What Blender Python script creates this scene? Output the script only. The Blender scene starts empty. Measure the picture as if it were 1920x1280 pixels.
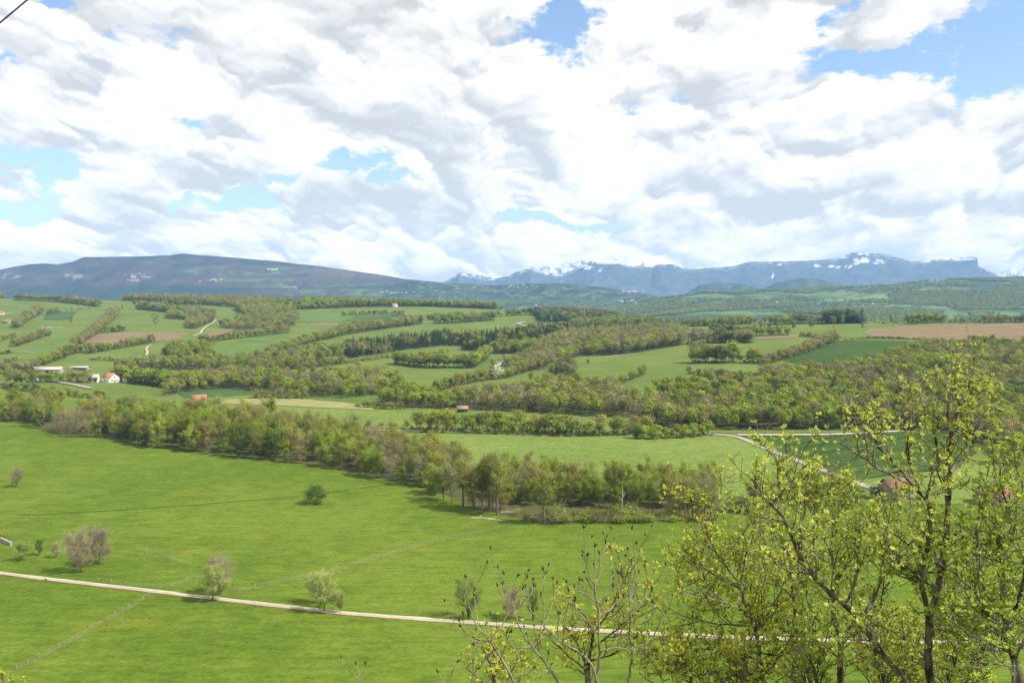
import bpy, math, random
import numpy as np
from mathutils import Vector, Matrix
from mathutils.geometry import delaunay_2d_cdt

random.seed(7)
SC = bpy.context.scene
COL = SC.collection
R = math.radians

# ------------------------------------------------------------------ camera
EYE = 72.0            # eye height above the meadow
FPX = 1663.0          # focal length in pixels of a 1920 wide picture
PITCH = math.atan(80.0 / FPX)
cam_d = bpy.data.cameras.new('camera')
cam_d.sensor_width = 36.0
cam_d.lens = 36.0 * FPX / 1920.0
cam_d.clip_start = 0.2
cam_d.clip_end = 120000.0
cam = bpy.data.objects.new('camera', cam_d)
COL.objects.link(cam)
cam.location = (0, 0, EYE)
cam.rotation_euler = (math.pi / 2 - PITCH, 0, 0)
SC.camera = cam

# ------------------------------------------------------------------ light
SUN_EL, SUN_AZ = R(50), R(106)          # azimuth clockwise from the view direction (+Y)
sd = Vector((math.sin(SUN_AZ) * math.cos(SUN_EL), math.cos(SUN_AZ) * math.cos(SUN_EL), math.sin(SUN_EL)))
sl = bpy.data.lights.new('sun', 'SUN')
sl.energy = 5.0
sl.angle = R(0.6)
sl.color = (1.0, 0.95, 0.86)
so = bpy.data.objects.new('sun', sl)
COL.objects.link(so)
so.rotation_euler = sd.to_track_quat('Z', 'Y').to_euler()
so.location = (200, -100, 400)

SC.view_settings.view_transform = 'Standard'
SC.view_settings.look = 'None'
SC.view_settings.exposure = 0.46
SC.view_settings.gamma = 1.0
SC.view_settings.use_curve_mapping = False
SC.render.engine = 'CYCLES'
SC.cycles.max_bounces = 6
SC.cycles.diffuse_bounces = 2
SC.cycles.transmission_bounces = 3
SC.cycles.transparent_max_bounces = 4
SC.cycles.volume_bounces = 0
SC.cycles.use_denoising = True
SC.cycles.denoiser = 'OPENIMAGEDENOISE'
SC.cycles.denoising_input_passes = 'RGB_ALBEDO_NORMAL'
SC.cycles.sample_clamp_indirect = 4.0


# ------------------------------------------------------------------ node helpers
def nd(t, typ, ins=None, **props):
    n = t.nodes.new(typ)
    for k, v in props.items():
        setattr(n, k, v)
    for k, v in (ins or {}).items():
        s = n.inputs[k]
        if isinstance(v, bpy.types.NodeSocket):
            t.links.new(v, s)
        else:
            s.default_value = v
    return n


def mth(t, op, a, b=None, c=None, clamp=False):
    ins = {0: a}
    if b is not None:
        ins[1] = b
    if c is not None:
        ins[2] = c
    return nd(t, 'ShaderNodeMath', ins, operation=op, use_clamp=clamp).outputs[0]


def vmth(t, op, a, b=None, c=None):
    ins = {0: a}
    if b is not None:
        ins[1] = b
    if c is not None:
        ins[2] = c
    return nd(t, 'ShaderNodeVectorMath', ins, operation=op).outputs[0]


def mixc(t, f, a, b, blend='MIX'):
    def c4(v):
        return v if isinstance(v, bpy.types.NodeSocket) else (*v, 1.0) if len(v) == 3 else v
    return nd(t, 'ShaderNodeMix', {0: f, 6: c4(a), 7: c4(b)}, data_type='RGBA', blend_type=blend).outputs[2]


def sstep(t, x, a, b, lo=0.0, hi=1.0):
    return nd(t, 'ShaderNodeMapRange', {0: x, 1: a, 2: b, 3: lo, 4: hi}, interpolation_type='SMOOTHSTEP').outputs[0]


def noise(t, vec, scale, detail=4.0, rough=0.55, out=0, dist=0.0, lac=2.0):
    return nd(t, 'ShaderNodeTexNoise', {'Vector': vec, 'Scale': scale, 'Detail': detail, 'Roughness': rough,
                                        'Distortion': dist, 'Lacunarity': lac}, noise_dimensions='3D').outputs[out]


def noise2(t, vec, scale, detail=4.0, rough=0.55, out=0):
    return nd(t, 'ShaderNodeTexNoise', {'Vector': vec, 'Scale': scale, 'Detail': detail, 'Roughness': rough},
              noise_dimensions='2D').outputs[out]


# ------------------------------------------------------------------ sky
def px_azel(x, y):
    u, v = (x - 960) / FPX, (640 - y) / FPX
    cp, sp = math.cos(PITCH), math.sin(PITCH)
    dx, dy, dz = u, cp + v * sp, -sp + v * cp
    return math.atan2(dx, dy), math.atan2(dz, math.hypot(dx, dy))


def build_sky():
    w = bpy.data.worlds.new('World')
    SC.world = w
    w.use_nodes = True
    t = w.node_tree
    t.nodes.clear()
    d = nd(t, 'ShaderNodeTexCoord').outputs['Generated']
    s = nd(t, 'ShaderNodeSeparateXYZ', {0: vmth(t, 'NORMALIZE', d)})
    az = mth(t, 'ARCTAN2', s.outputs[0], s.outputs[1])
    el = mth(t, 'ARCSINE', s.outputs[2])
    P = nd(t, 'ShaderNodeCombineXYZ', {0: az, 1: el, 2: 0.0}).outputs[0]
    # clouds far away (low in the sky) are smaller and flatter: stretch the vertical towards the horizon
    elp = mth(t, 'MAXIMUM', el, 0.0)
    elw = mth(t, 'POWER', mth(t, 'ADD', elp, 0.02), 0.72)
    azs = mth(t, 'DIVIDE', az, mth(t, 'MULTIPLY_ADD', elp, 1.5, 0.55))
    Q = nd(t, 'ShaderNodeCombineXYZ', {0: azs, 1: mth(t, 'MULTIPLY', elw, 1.75), 2: 0.0}).outputs[0]
    wobc = noise2(t, P, 8.0, 5.0, 0.62, out=1)
    wob = vmth(t, 'SUBTRACT', wobc, (0.5, 0.5, 0.5))
    wisp = noise2(t, vmth(t, 'MULTIPLY', P, (1.0, 2.6, 1.0)), 26.0, 5.0, 0.65)
    Qw = vmth(t, 'MULTIPLY_ADD', wob, (0.10, 0.07, 0.0), Q)
    n0 = noise2(t, Qw, 3.9, 8.0, 0.60)
    n1 = noise2(t, vmth(t, 'ADD', Qw, (0.015, 0.05, 0.0)), 3.9, 3.0, 0.60)
    n2 = noise2(t, vmth(t, 'ADD', Qw, (0.005, 0.011, 0.0)), 3.9, 8.0, 0.60)

    def billow(v):
        q = nd(t, 'ShaderNodeTexNoise', {'Vector': v, 'Scale': 5.5, 'Detail': 4.0, 'Roughness': 0.5, 'Lacunarity': 2.1, 'Offset': 1.0, 'Gain': 1.2},
               noise_dimensions='2D', noise_type='RIDGED_MULTIFRACTAL', normalize=True)
        return mth(t, 'SUBTRACT', 1.0, q.outputs[0])
    puff = billow(Qw)
    puff2 = billow(vmth(t, 'ADD', Qw, (0.005, 0.013, 0.0)))
    # blue openings at fixed directions, their edges torn by noise
    Pw = vmth(t, 'MULTIPLY_ADD', wob, (0.13, 0.085, 0.0), P)

    def blobs(lst, vec, r0=0.3, r1=1.5):
        tot = None
        for (x, y, rx, ry, k) in lst:
            a, e = px_azel(x, y)
            q = vmth(t, 'MULTIPLY_ADD', vec, (FPX / rx, FPX / ry, 0.0), (-a * FPX / rx, -e * FPX / ry, 0.0))
            ln = nd(t, 'ShaderNodeVectorMath', {0: q}, operation='LENGTH').outputs['Value']
            g = nd(t, 'ShaderNodeMapRange', {0: ln, 1: r0, 2: r1, 3: k, 4: 0.0}, interpolation_type='LINEAR').outputs[0]
            tot = g if tot is None else mth(t, 'MAXIMUM', tot, g)
        return tot
    gaps = blobs([(1730, 88, 195, 52, 1.1), (1885, 50, 110, 88, 1.1), (1600, 110, 75, 40, .9), (1545, 30, 40, 60, .6),
                  (1025, 62, 60, 56, 1.1), (312, 248, 75, 26, 1.0), (70, 275, 125, 30, .95), (135, 320, 115, 42, 1.1),
                  (60, 375, 100, 24, 1.1), (640, 318, 110, 28, .95), (730, 345, 60, 22, .9), (440, 372, 135, 24, 1.15), (560, 352, 115, 24, 1.1), (470, 275, 50, 18, .9),
                  (985, 408, 80, 12, .95), (1140, 412, 65, 10, .9), (760, 345, 50, 25, .9), (122, 6, 34, 12, 1.0), (8, 135, 26, 14, .8)], Pw)
    solid = blobs([(420, 300, 100, 40, .9), (60, 225, 210, 36, .85), (40, 328, 55, 40, .7), (225, 340, 70, 36, .6), (520, 300, 80, 35, .6),
                   (1630, 70, 60, 22, .72), (1800, 75, 85, 40, .62), (1700, 22, 110, 22, .66), (700, 372, 160, 16, .7)], Pw)
    open_ = mth(t, 'SUBTRACT', gaps, solid)
    cov = mth(t, 'SUBTRACT', mth(t, 'MULTIPLY_ADD', n0, 2.4, -0.28), open_)
    cov = mth(t, 'MULTIPLY_ADD', puff, 0.14, cov)
    cov = mth(t, 'MULTIPLY_ADD', mth(t, 'SUBTRACT', wisp, 0.5), 1.0, cov)
    alpha = sstep(t, cov, 0.10, 0.46)
    # relief: a cloud is bright where it thins out upwards (lit head) and grey where more cloud lies above it (its base)
    rel = mth(t, 'MULTIPLY_ADD', mth(t, 'SUBTRACT', n0, n1), 2.0, mth(t, 'MULTIPLY', mth(t, 'SUBTRACT', n0, n2), 3.6))
    rel = mth(t, 'MULTIPLY_ADD', mth(t, 'SUBTRACT', puff, puff2), 1.5, rel)
    rel = mth(t, 'MULTIPLY_ADD', mth(t, 'SUBTRACT', puff, 0.7), 0.5, rel)
    big = noise2(t, Q, 1.9, 2.0, 0.5)
    grey = blobs([(250, 160, 260, 34, .55), (420, 325, 105, 18, 1.0), (850, 265, 190, 45, .55), (1330, 150, 130, 26, .55), (1420, 440, 330, 36, .8),
                  (1750, 435, 240, 30, .75), (1010, 300, 240, 50, .35), (640, 20, 240, 34, .45), (660, 380, 150, 20, .8),
                  (1720, 370, 160, 40, .45), (1330, 330, 300, 40, .3)], Pw)
    fine = mth(t, 'SUBTRACT', noise2(t, vmth(t, 'MULTIPLY', Qw, (1.0, 1.35, 1.0)), 13.0, 5.0, 0.6), 0.5)
    lit = mth(t, 'MULTIPLY_ADD', rel, 0.80, mth(t, 'MULTIPLY_ADD', grey, -0.38, 0.69))
    lit = mth(t, 'MULTIPLY_ADD', fine, 0.85, lit)
    lit = mth(t, 'MULTIPLY_ADD', mth(t, 'SUBTRACT', 0.5, big), 0.9, lit)
    lit = nd(t, 'ShaderNodeMapRange', {0: lit, 1: -0.30, 2: 1.15, 3: 0.0, 4: 1.0}, interpolation_type='SMOOTHSTEP').outputs[0]
    low = sstep(t, el, 0.13, 0.01)
    k = CLOUD_K
    bright = mixc(t, low, (1.04 * k, 0.995 * k, 0.94 * k), (1.16 * k, 1.0 * k, 0.80 * k))
    dark = mixc(t, low, (0.56 * k, 0.565 * k, 0.56 * k), (0.56 * k, 0.545 * k, 0.49 * k))
    cc = mixc(t, lit, dark, bright)
    # clear air between the clouds
    sky = nd(t, 'ShaderNodeTexSky', sky_type='NISHITA', sun_disc=False, sun_elevation=SUN_EL, sun_rotation=SUN_AZ,
             air_density=1.0, dust_density=0.0, ozone_density=1.0, altitude=500)
    skyc = vmth(t, 'MULTIPLY', sky.outputs[0], (SKY_K, SKY_K * 0.985, SKY_K * 1.0))
    # the low sky shines through many kilometres of air and is brighter behind it
    path = mth(t, 'MINIMUM', 19000.0, mth(t, 'DIVIDE', 928.0, mth(t, 'MAXIMUM', mth(t, 'TANGENT', el), 0.01)))
    gain = mth(t, 'EXPONENT', mth(t, 'MULTIPLY', path, 0.60 * AIR))
    gl = vmth(t, 'SCALE', cc)
    t.links.new(gain, gl.node.inputs[3])
    out = mixc(t, alpha, skyc, gl)
    bg = nd(t, 'ShaderNodeBackground', {'Color': out, 'Strength': 1.0})
    o = nd(t, 'ShaderNodeOutputWorld', {'Surface': bg.outputs[0]})
    w.cycles.sampling_method = 'MANUAL'
    w.cycles.sample_map_resolution = 512


AIR = 6.6e-5           # density of the haze
CLOUD_K = 0.84        # brightness of sunlit cloud
SKY_K = 0.15          # strength of the clear Nishita sky
build_sky()

# ------------------------------------------------------------------ numpy helpers
def vnoise(x, y, seed=0):
    xi = np.floor(x).astype(np.int64)
    yi = np.floor(y).astype(np.int64)
    fx, fy = x - xi, y - yi
    fx = fx * fx * (3 - 2 * fx)
    fy = fy * fy * (3 - 2 * fy)

    def h(a, b):
        n = (a * 374761393 + b * 668265263 + seed * 974634777) & 0xffffffff
        n = ((n ^ (n >> 13)) * 1274126177) & 0xffffffff
        return ((n ^ (n >> 16)) & 0xffff) / 65535.0
    return (h(xi, yi) * (1 - fx) + h(xi + 1, yi) * fx) * (1 - fy) + (h(xi, yi + 1) * (1 - fx) + h(xi + 1, yi + 1) * fx) * fy


def fbm(x, y, octs=4, seed=0, gain=0.5):
    r, a, n = 0.0, 1.0, 0.0
    for o in range(octs):
        r = r + a * vnoise(x * 2 ** o + 17.3 * o, y * 2 ** o - 9.1 * o, seed + o)
        n += a
        a *= gain
    return r / n - 0.5


def sm(x, a, b):
    t = np.clip((x - a) / (b - a), 0, 1)
    return t * t * (3 - 2 * t)


# ------------------------------------------------------------------ the lie of the land
# for some columns of the view: (depth in metres, 'r' picture row the ground there reaches | 'z' height)
def _row(d, r):
    return EYE - (r - 560.0) * d / FPX


TAB = {
    -100: [(100, 0), (480, 0), (800, _row(800, 712)), (1000, _row(1000, 672)), (1300, _row(1300, 630)), (1700, _row(1700, 594)),
           (2100, _row(2100, 566)), (2400, _row(2400, 555)), (2900, _row(2900, 562)), (3600, -70), (5000, -95), (9000, -100), (45000, -120)],
    320: [(100, 0), (480, 0), (800, _row(800, 712)), (1000, _row(1000, 674)), (1300, _row(1300, 633)), (1700, _row(1700, 599)),
          (2100, _row(2100, 571)), (2400, _row(2400, 563)), (2900, _row(2900, 568)), (3600, -70), (5000, -95), (9000, -100), (45000, -120)],
    640: [(100, 0), (480, 0), (800, _row(800, 711)), (1000, _row(1000, 677)), (1300, _row(1300, 638)), (1700, _row(1700, 604)),
          (2000, _row(2000, 581)), (2300, _row(2300, 568)), (2700, _row(2700, 570)), (3500, -70), (5000, -95), (9000, -100), (45000, -120)],
    960: [(100, 0), (480, 0), (800, _row(800, 710)), (1000, _row(1000, 676)), (1300, _row(1300, 640)), (1700, _row(1700, 607)),
          (2000, _row(2000, 589)), (2300, _row(2300, 579)), (2600, _row(2600, 580)), (3400, -60), (5000, -30), (6500, 60), (7200, 80), (9000, -100), (45000, -120)],
    1120: [(100, 0), (480, 0), (800, _row(800, 702)), (1000, _row(1000, 668)), (1300, _row(1300, 636)), (1700, _row(1700, 608)),
           (2000, _row(2000, 594)), (2300, _row(2300, 590)), (2600, _row(2600, 594)), (3400, -60), (4500, -55), (5500, -20), (6500, 10), (9000, -100), (45000, -120)],
    1280: [(100, 0), (480, 0), (600, _row(600, 730)), (800, _row(800, 690)), (1000, _row(1000, 653)), (1300, _row(1300, 622)),
           (1500, _row(1500, 608)), (1700, _row(1700, 602)), (2000, _row(2000, 606)), (2700, -60), (3500, _row(3500, 598)), (4500, _row(4500, 575)),
           (5500, _row(5500, 553)), (6000, _row(6000, 549)), (7500, -100), (45000, -120)],
    1600: [(100, 0), (470, 0), (560, _row(560, 766)), (680, _row(680, 704)), (850, _row(850, 664)), (1000, _row(1000, 643)), (1200, _row(1200, 622)),
           (1500, _row(1500, 603)), (1700, _row(1700, 602)), (2600, -50), (3500, _row(3500, 600)), (4500, _row(4500, 572)), (5500, _row(5500, 548)),
           (6200, _row(6200, 535)), (8000, -50), (45000, -120)],
    1760: [(100, 0), (460, 0), (560, _row(560, 762)), (660, _row(660, 704)), (820, _row(820, 660)), (1000, _row(1000, 634)), (1200, _row(1200, 614)),
           (1500, _row(1500, 602)), (1700, _row(1700, 602)), (2600, -50), (3500, _row(3500, 600)), (4500, _row(4500, 570)), (5500, _row(5500, 540)),
           (6500, _row(6500, 516)), (8000, -50), (45000, -120)],
    2020: [(100, 0), (440, 0), (560, _row(560, 758)), (650, _row(650, 704)), (800, _row(800, 654)), (1000, _row(1000, 622)), (1300, _row(1300, 603)),
           (1500, _row(1500, 602)), (2500, -40), (3500, _row(3500, 600)), (4500, _row(4500, 565)), (5500, _row(5500, 537)), (6500, _row(6500, 513)), (8500, 0), (45000, -120)],
}
_LD = np.linspace(math.log(50), math.log(45000), 700)
_cols = sorted(TAB)
_prof = []
for _c in _cols:
    _p = TAB[_c]
    _prof.append(np.interp(_LD, [math.log(a) for a, b in _p], [b for a, b in _p]))
_prof = np.array(_prof)
_CX = np.linspace(-100, 2020, 107)
_ZG = np.array([np.interp(_CX, _cols, _prof[:, k]) for k in range(len(_LD))]).T
_k = np.exp(-0.5 * (np.arange(-18, 19) / 6.0) ** 2)
_k /= _k.sum()
_ZG = np.array([np.convolve(np.pad(r, 18, mode='edge'), _k, 'valid') for r in _ZG])
_k = np.exp(-0.5 * (np.arange(-8, 9) / 2.5) ** 2)
_k /= _k.sum()
_ZG = np.array([np.convolve(np.pad(r, 8, mode='edge'), _k, 'valid') for r in _ZG.T]).T


def ground(X, Y):
    X = np.asarray(X, float)
    Y = np.asarray(Y, float)
    d = np.hypot(X, Y) + 1e-6
    az = np.abs(np.arctan2(X, Y))
    dep = d * np.maximum(np.cos(az), 0.75)
    ta = np.tan(np.clip(np.arctan2(X, Y), -0.75, 0.75))
    col = np.clip(960 + FPX * ta, -100, 2020)
    fc = (col + 100) / 20.0
    ci = np.clip(fc.astype(int), 0, len(_CX) - 2)
    fc = fc - ci
    fl = (np.log(np.clip(dep, 50.5, 44900)) - _LD[0]) / (_LD[1] - _LD[0])
    li = np.clip(fl.astype(int), 0, len(_LD) - 2)
    fl = fl - li
    z = (_ZG[ci, li] * (1 - fc) + _ZG[ci + 1, li] * fc) * (1 - fl) + (_ZG[ci, li + 1] * (1 - fc) + _ZG[ci + 1, li + 1] * fc) * fl
    # gentle waves of the meadows, bolder relief far off
    z = z + 1.1 * fbm(X / 130.0, Y / 130.0, 3, 3) * sm(d, 120, 300) + 5.0 * fbm(X / 420.0, Y / 420.0, 3, 5) * sm(d, 700, 1500)
    z = z + 42.0 * fbm(X / 900.0, Y / 900.0, 4, 11) * sm(d, 2900, 4200)
    # the steep hill the viewer stands on
    hill = 70.2 - 0.80 * np.maximum(0, Y - 0.6 + 0.02 * X) - 0.0012 * X * X * (Y < 500)
    hill = np.where(Y < 0.6, 70.2 + 0.03 * np.minimum(-Y, 300) - 0.00002 * X * X, hill)
    hill = np.maximum(hill, -200)
    dz = (hill - z) / 6.0
    return np.where(dz > 20, hill, z + 6.0 * np.log1p(np.exp(np.clip(dz, -30, 20))))


CP, SP = math.cos(PITCH), math.sin(PITCH)


def px_dir(px, py):
    u = (np.asarray(px, float) - 960) / FPX
    v = (640 - np.asarray(py, float)) / FPX
    return u, CP + v * SP, -SP + v * CP


def at_depth(px, py, depth):
    dx, dy, dz = px_dir(px, py)
    return np.stack([dx / dy * depth, np.ones_like(dx) * depth, EYE + dz / dy * depth], -1)


_TS = np.concatenate([np.geomspace(110, 9000, 900)])


def to_ground(pts):
    """where the line of sight through picture points (1920 wide) meets the ground"""
    pts = np.atleast_2d(np.asarray(pts, float))
    out = np.zeros((len(pts), 3))
    for s in range(0, len(pts), 2000):
        p = pts[s:s + 2000]
        dx, dy, dz = px_dir(p[:, 0], p[:, 1])
        X = (dx / dy)[:, None] * _TS
        Y = np.broadcast_to(_TS, X.shape)
        Z = EYE + (dz / dy)[:, None] * _TS
        below = Z - ground(X, Y)
        hit = below < 0
        idx = np.where(hit.any(1), hit.argmax(1), len(_TS) - 1)
        idx = np.maximum(idx, 1)
        r = np.arange(len(p))
        a, b = below[r, idx - 1], below[r, idx]
        f = np.where(hit.any(1), np.clip(a / (a - b + 1e-9), 0, 1), 1)
        tt = _TS[idx - 1] * (1 - f) + _TS[idx] * f
        out[s:s + 2000, 0] = dx / dy * tt
        out[s:s + 2000, 1] = tt
        out[s:s + 2000, 2] = ground(dx / dy * tt, tt)
    return out


# ------------------------------------------------------------------ mesh helpers
def mesh_np(name, V, F, mats=(), mi=None, smooth=False, cols=None):
    """V (n,3), F: list of (m,k) int arrays (different k allowed)"""
    me = bpy.data.meshes.new(name)
    V = np.asarray(V, np.float32)
    if not isinstance(F, (list, tuple)):
        F = [F]
    F = [np.asarray(f, np.int32) for f in F if len(f)]
    me.vertices.add(len(V))
    me.vertices.foreach_set('co', V.ravel())
    tot = sum(f.size for f in F)
    nf = sum(len(f) for f in F)
    me.loops.add(tot)
    me.polygons.add(nf)
    me.loops.foreach_set('vertex_index', np.concatenate([f.ravel() for f in F]))
    sizes = np.concatenate([np.full(len(f), f.shape[1], np.int32) for f in F])
    starts = np.concatenate([[0], np.cumsum(sizes)[:-1]]).astype(np.int32)
    me.polygons.foreach_set('loop_start', starts)
    if mi is not None:
        me.polygons.foreach_set('material_index', np.asarray(mi, np.int32))
    if smooth:
        me.polygons.foreach_set('use_smooth', np.ones(nf, bool))
    for m in mats:
        me.materials.append(m)
    if cols is not None:
        ca = me.color_attributes.new('cover', 'FLOAT_COLOR', 'POINT')
        c4 = np.ones((len(V), 4), np.float32)
        c4[:, :3] = cols
        ca.data.foreach_set('color', c4.ravel())
    me.update(calc_edges=True)
    return me


def link(name, me, parent=None, loc=(0, 0, 0)):
    o = bpy.data.objects.new(name, me)
    COL.objects.link(o)
    o.location = loc
    if parent is not None:
        o.parent = parent
    return o


def tag(o, label=None, cat=None, group=None, kind=None):
    if label:
        o['label'] = label
    if cat:
        o['category'] = cat
    if group:
        o['group'] = group
    if kind:
        o['kind'] = kind
    return o


def empty(name, loc, rz=0.0, sc=1.0):
    o = bpy.data.objects.new(name, None)
    COL.objects.link(o)
    o.location = loc
    o.rotation_euler = (0, 0, rz)
    o.scale = (sc, sc, sc) if np.isscalar(sc) else sc
    o.empty_display_size = 0.5
    return o


# ------------------------------------------------------------------ materials
def new_mat(name):
    m = bpy.data.materials.new(name)
    m.use_nodes = True
    t = m.node_tree
    t.nodes.clear()
    return m, t, nd(t, 'ShaderNodeOutputMaterial')


def surf(t, o, color, rough=0.9, spec=0.15, normal=None):
    ins = {'Base Color': color if isinstance(color, bpy.types.NodeSocket) else (*color, 1), 'Roughness': rough, 'Specular IOR Level': spec}
    if normal is not None:
        ins['Normal'] = normal
    b = nd(t, 'ShaderNodeBsdfPrincipled', ins)
    t.links.new(b.outputs[0], o.inputs['Surface'])
    return b


def bump(t, h, strength, dist):
    return nd(t, 'ShaderNodeBump', {'Strength': strength, 'Distance': dist, 'Height': h}).outputs[0]


def mat_grass(name, ca, cb, cy=None, fine=1.0, rows=None, yel=0.62):
    """pasture: patches of two greens, tufts and drifts of yellow flowers"""
    m, t, o = new_mat(name)
    g = nd(t, 'ShaderNodeNewGeometry').outputs['Position']
    n1 = noise2(t, g, 0.012, 4, 0.55)
    n2 = noise2(t, g, 0.09, 4, 0.6)
    n3 = noise2(t, g, 0.8 * fine, 3, 0.65)
    f = mth(t, 'MULTIPLY_ADD', n2, 0.8, mth(t, 'MULTIPLY_ADD', n1, 1.0, -0.4))
    c = mixc(t, sstep(t, f, 0.25, 0.75), ca, cb)
    st = vmth(t, 'MULTIPLY', g, (0.02, 0.30, 0.0))
    n4 = noise2(t, st, 1.0, 3, 0.6)
    n5 = noise2(t, vmth(t, 'MULTIPLY', g, (0.16, 0.42, 0.0)), 1.0, 4, 0.7)
    v = mth(t, 'MULTIPLY_ADD', n3, 0.7, mth(t, 'MULTIPLY_ADD', n4, 0.3, mth(t, 'MULTIPLY_ADD', n5, 0.95, 0.02)))
    if rows:        # drilled rows and the odd tractor line
        rt = nd(t, 'ShaderNodeVectorRotate', {'Vector': g, 'Angle': rows[0]}, rotation_type='Z_AXIS').outputs[0]
        n6 = noise2(t, vmth(t, 'MULTIPLY', rt, (1.0 / rows[1], 0.006, 0.0)), 1.0, 2, 0.6)
        v = mth(t, 'MULTIPLY_ADD', sstep(t, n6, 0.30, 0.66), 0.55, mth(t, 'MULTIPLY_ADD', v, 0.75, -0.04))
    c = vmth(t, 'SCALE', c)
    c.node.inputs[3].default_value = 1.0
    t.links.new(v, c.node.inputs[3])
    if cy is not None:
        yy = sstep(t, noise2(t, vmth(t, 'MULTIPLY', g, (0.03, 0.05, 0.0)), 1.0, 4, 0.6), yel, yel + 0.14)
        yy = mth(t, 'MULTIPLY', yy, sstep(t, noise2(t, g, 1.4, 2, 0.6), 0.42, 0.62))
        c = mixc(t, mth(t, 'MULTIPLY', yy, 0.40), c, cy)
    surf(t, o, c, 1.0, 0.05, bump(t, n3, 0.6, 0.25))
    return m


def mat_soil(name, ca, cb, ang=0.3, pitch=2.2):
    m, t, o = new_mat(name)
    g = nd(t, 'ShaderNodeNewGeometry').outputs['Position']
    rt = nd(t, 'ShaderNodeVectorRotate', {'Vector': g, 'Angle': ang}, rotation_type='Z_AXIS').outputs[0]
    ln = noise2(t, vmth(t, 'MULTIPLY', rt, (1.0 / pitch, 0.008, 0.0)), 1.0, 2, 0.5)
    n1 = noise2(t, g, 0.03, 5, 0.6)
    f = mth(t, 'MULTIPLY_ADD', n1, 1.0, mth(t, 'MULTIPLY_ADD', ln, 0.7, -0.4))
    surf(t, o, mixc(t, sstep(t, f, 0.2, 0.8), ca, cb), 1.0, 0.05)
    return m


def mat_plain(name, ca, cb, scale=1.0, rough=0.85, spec=0.2, bumpd=0.0):
    m, t, o = new_mat(name)
    g = nd(t, 'ShaderNodeTexCoord').outputs['Object']
    n = noise(t, g, scale, 4, 0.6)
    nb = bump(t, n, 0.5, bumpd) if bumpd else None
    surf(t, o, mixc(t, sstep(t, n, 0.3, 0.7), ca, cb), rough, spec, nb)
    return m


M = {}
M['meadow'] = mat_grass('meadow', (0.082, 0.130, 0.013), (0.114, 0.164, 0.020), (0.24, 0.20, 0.02))
M['pasture'] = mat_grass('pasture', (0.110, 0.158, 0.032), (0.140, 0.182, 0.044), None)
M['pale_field'] = mat_grass('pale field', (0.122, 0.178, 0.036), (0.152, 0.202, 0.046), None, 0.6)
M['crop'] = mat_grass('young crop', (0.040, 0.076, 0.014), (0.052, 0.090, 0.017), None, 0.7, (0.9, 3.0))
M['teal_crop'] = mat_grass('blue green crop', (0.048, 0.095, 0.030), (0.060, 0.112, 0.036), None, 0.7, (0.5, 3.0))
M['vivid'] = mat_grass('bright green crop', (0.088, 0.148, 0.030), (0.112, 0.172, 0.038), None, 0.7)
M['soil'] = mat_soil('ploughed earth', (0.170, 0.124, 0.066), (0.225, 0.168, 0.095), 1.2)
M['tan'] = mat_soil('pale dry field', (0.22, 0.225, 0.085), (0.27, 0.25, 0.115), 0.2)
M['gravel'] = mat_plain('pale gravel', (0.36, 0.30, 0.23), (0.48, 0.42, 0.34), 0.6)
M['dirt'] = mat_plain('dirt', (0.33, 0.27, 0.18), (0.43, 0.36, 0.26), 0.3)
M['asphalt'] = mat_plain('worn asphalt', (0.27, 0.245, 0.22), (0.35, 0.32, 0.29), 0.5)
M['verge'] = mat_grass('rough verge', (0.115, 0.145, 0.025), (0.15, 0.165, 0.04), None)
M['ditch'] = mat_grass('ditch grass', (0.070, 0.115, 0.011), (0.092, 0.138, 0.015), None)


def mat_cover(name, sc=0.01, var=0.5):
    m, t, o = new_mat(name)
    a = nd(t, 'ShaderNodeAttribute', attribute_name='cover')
    g = nd(t, 'ShaderNodeNewGeometry').outputs['Position']
    n = noise(t, g, sc, 6, 0.7)
    v = mth(t, 'MULTIPLY_ADD', n, 2 * var, 1 - var)
    c = vmth(t, 'SCALE', a.outputs['Color'])
    t.links.new(v, c.node.inputs[3])
    surf(t, o, c, 1.0, 0.0, bump(t, n, 0.8, 0.2 / sc))
    return m


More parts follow.
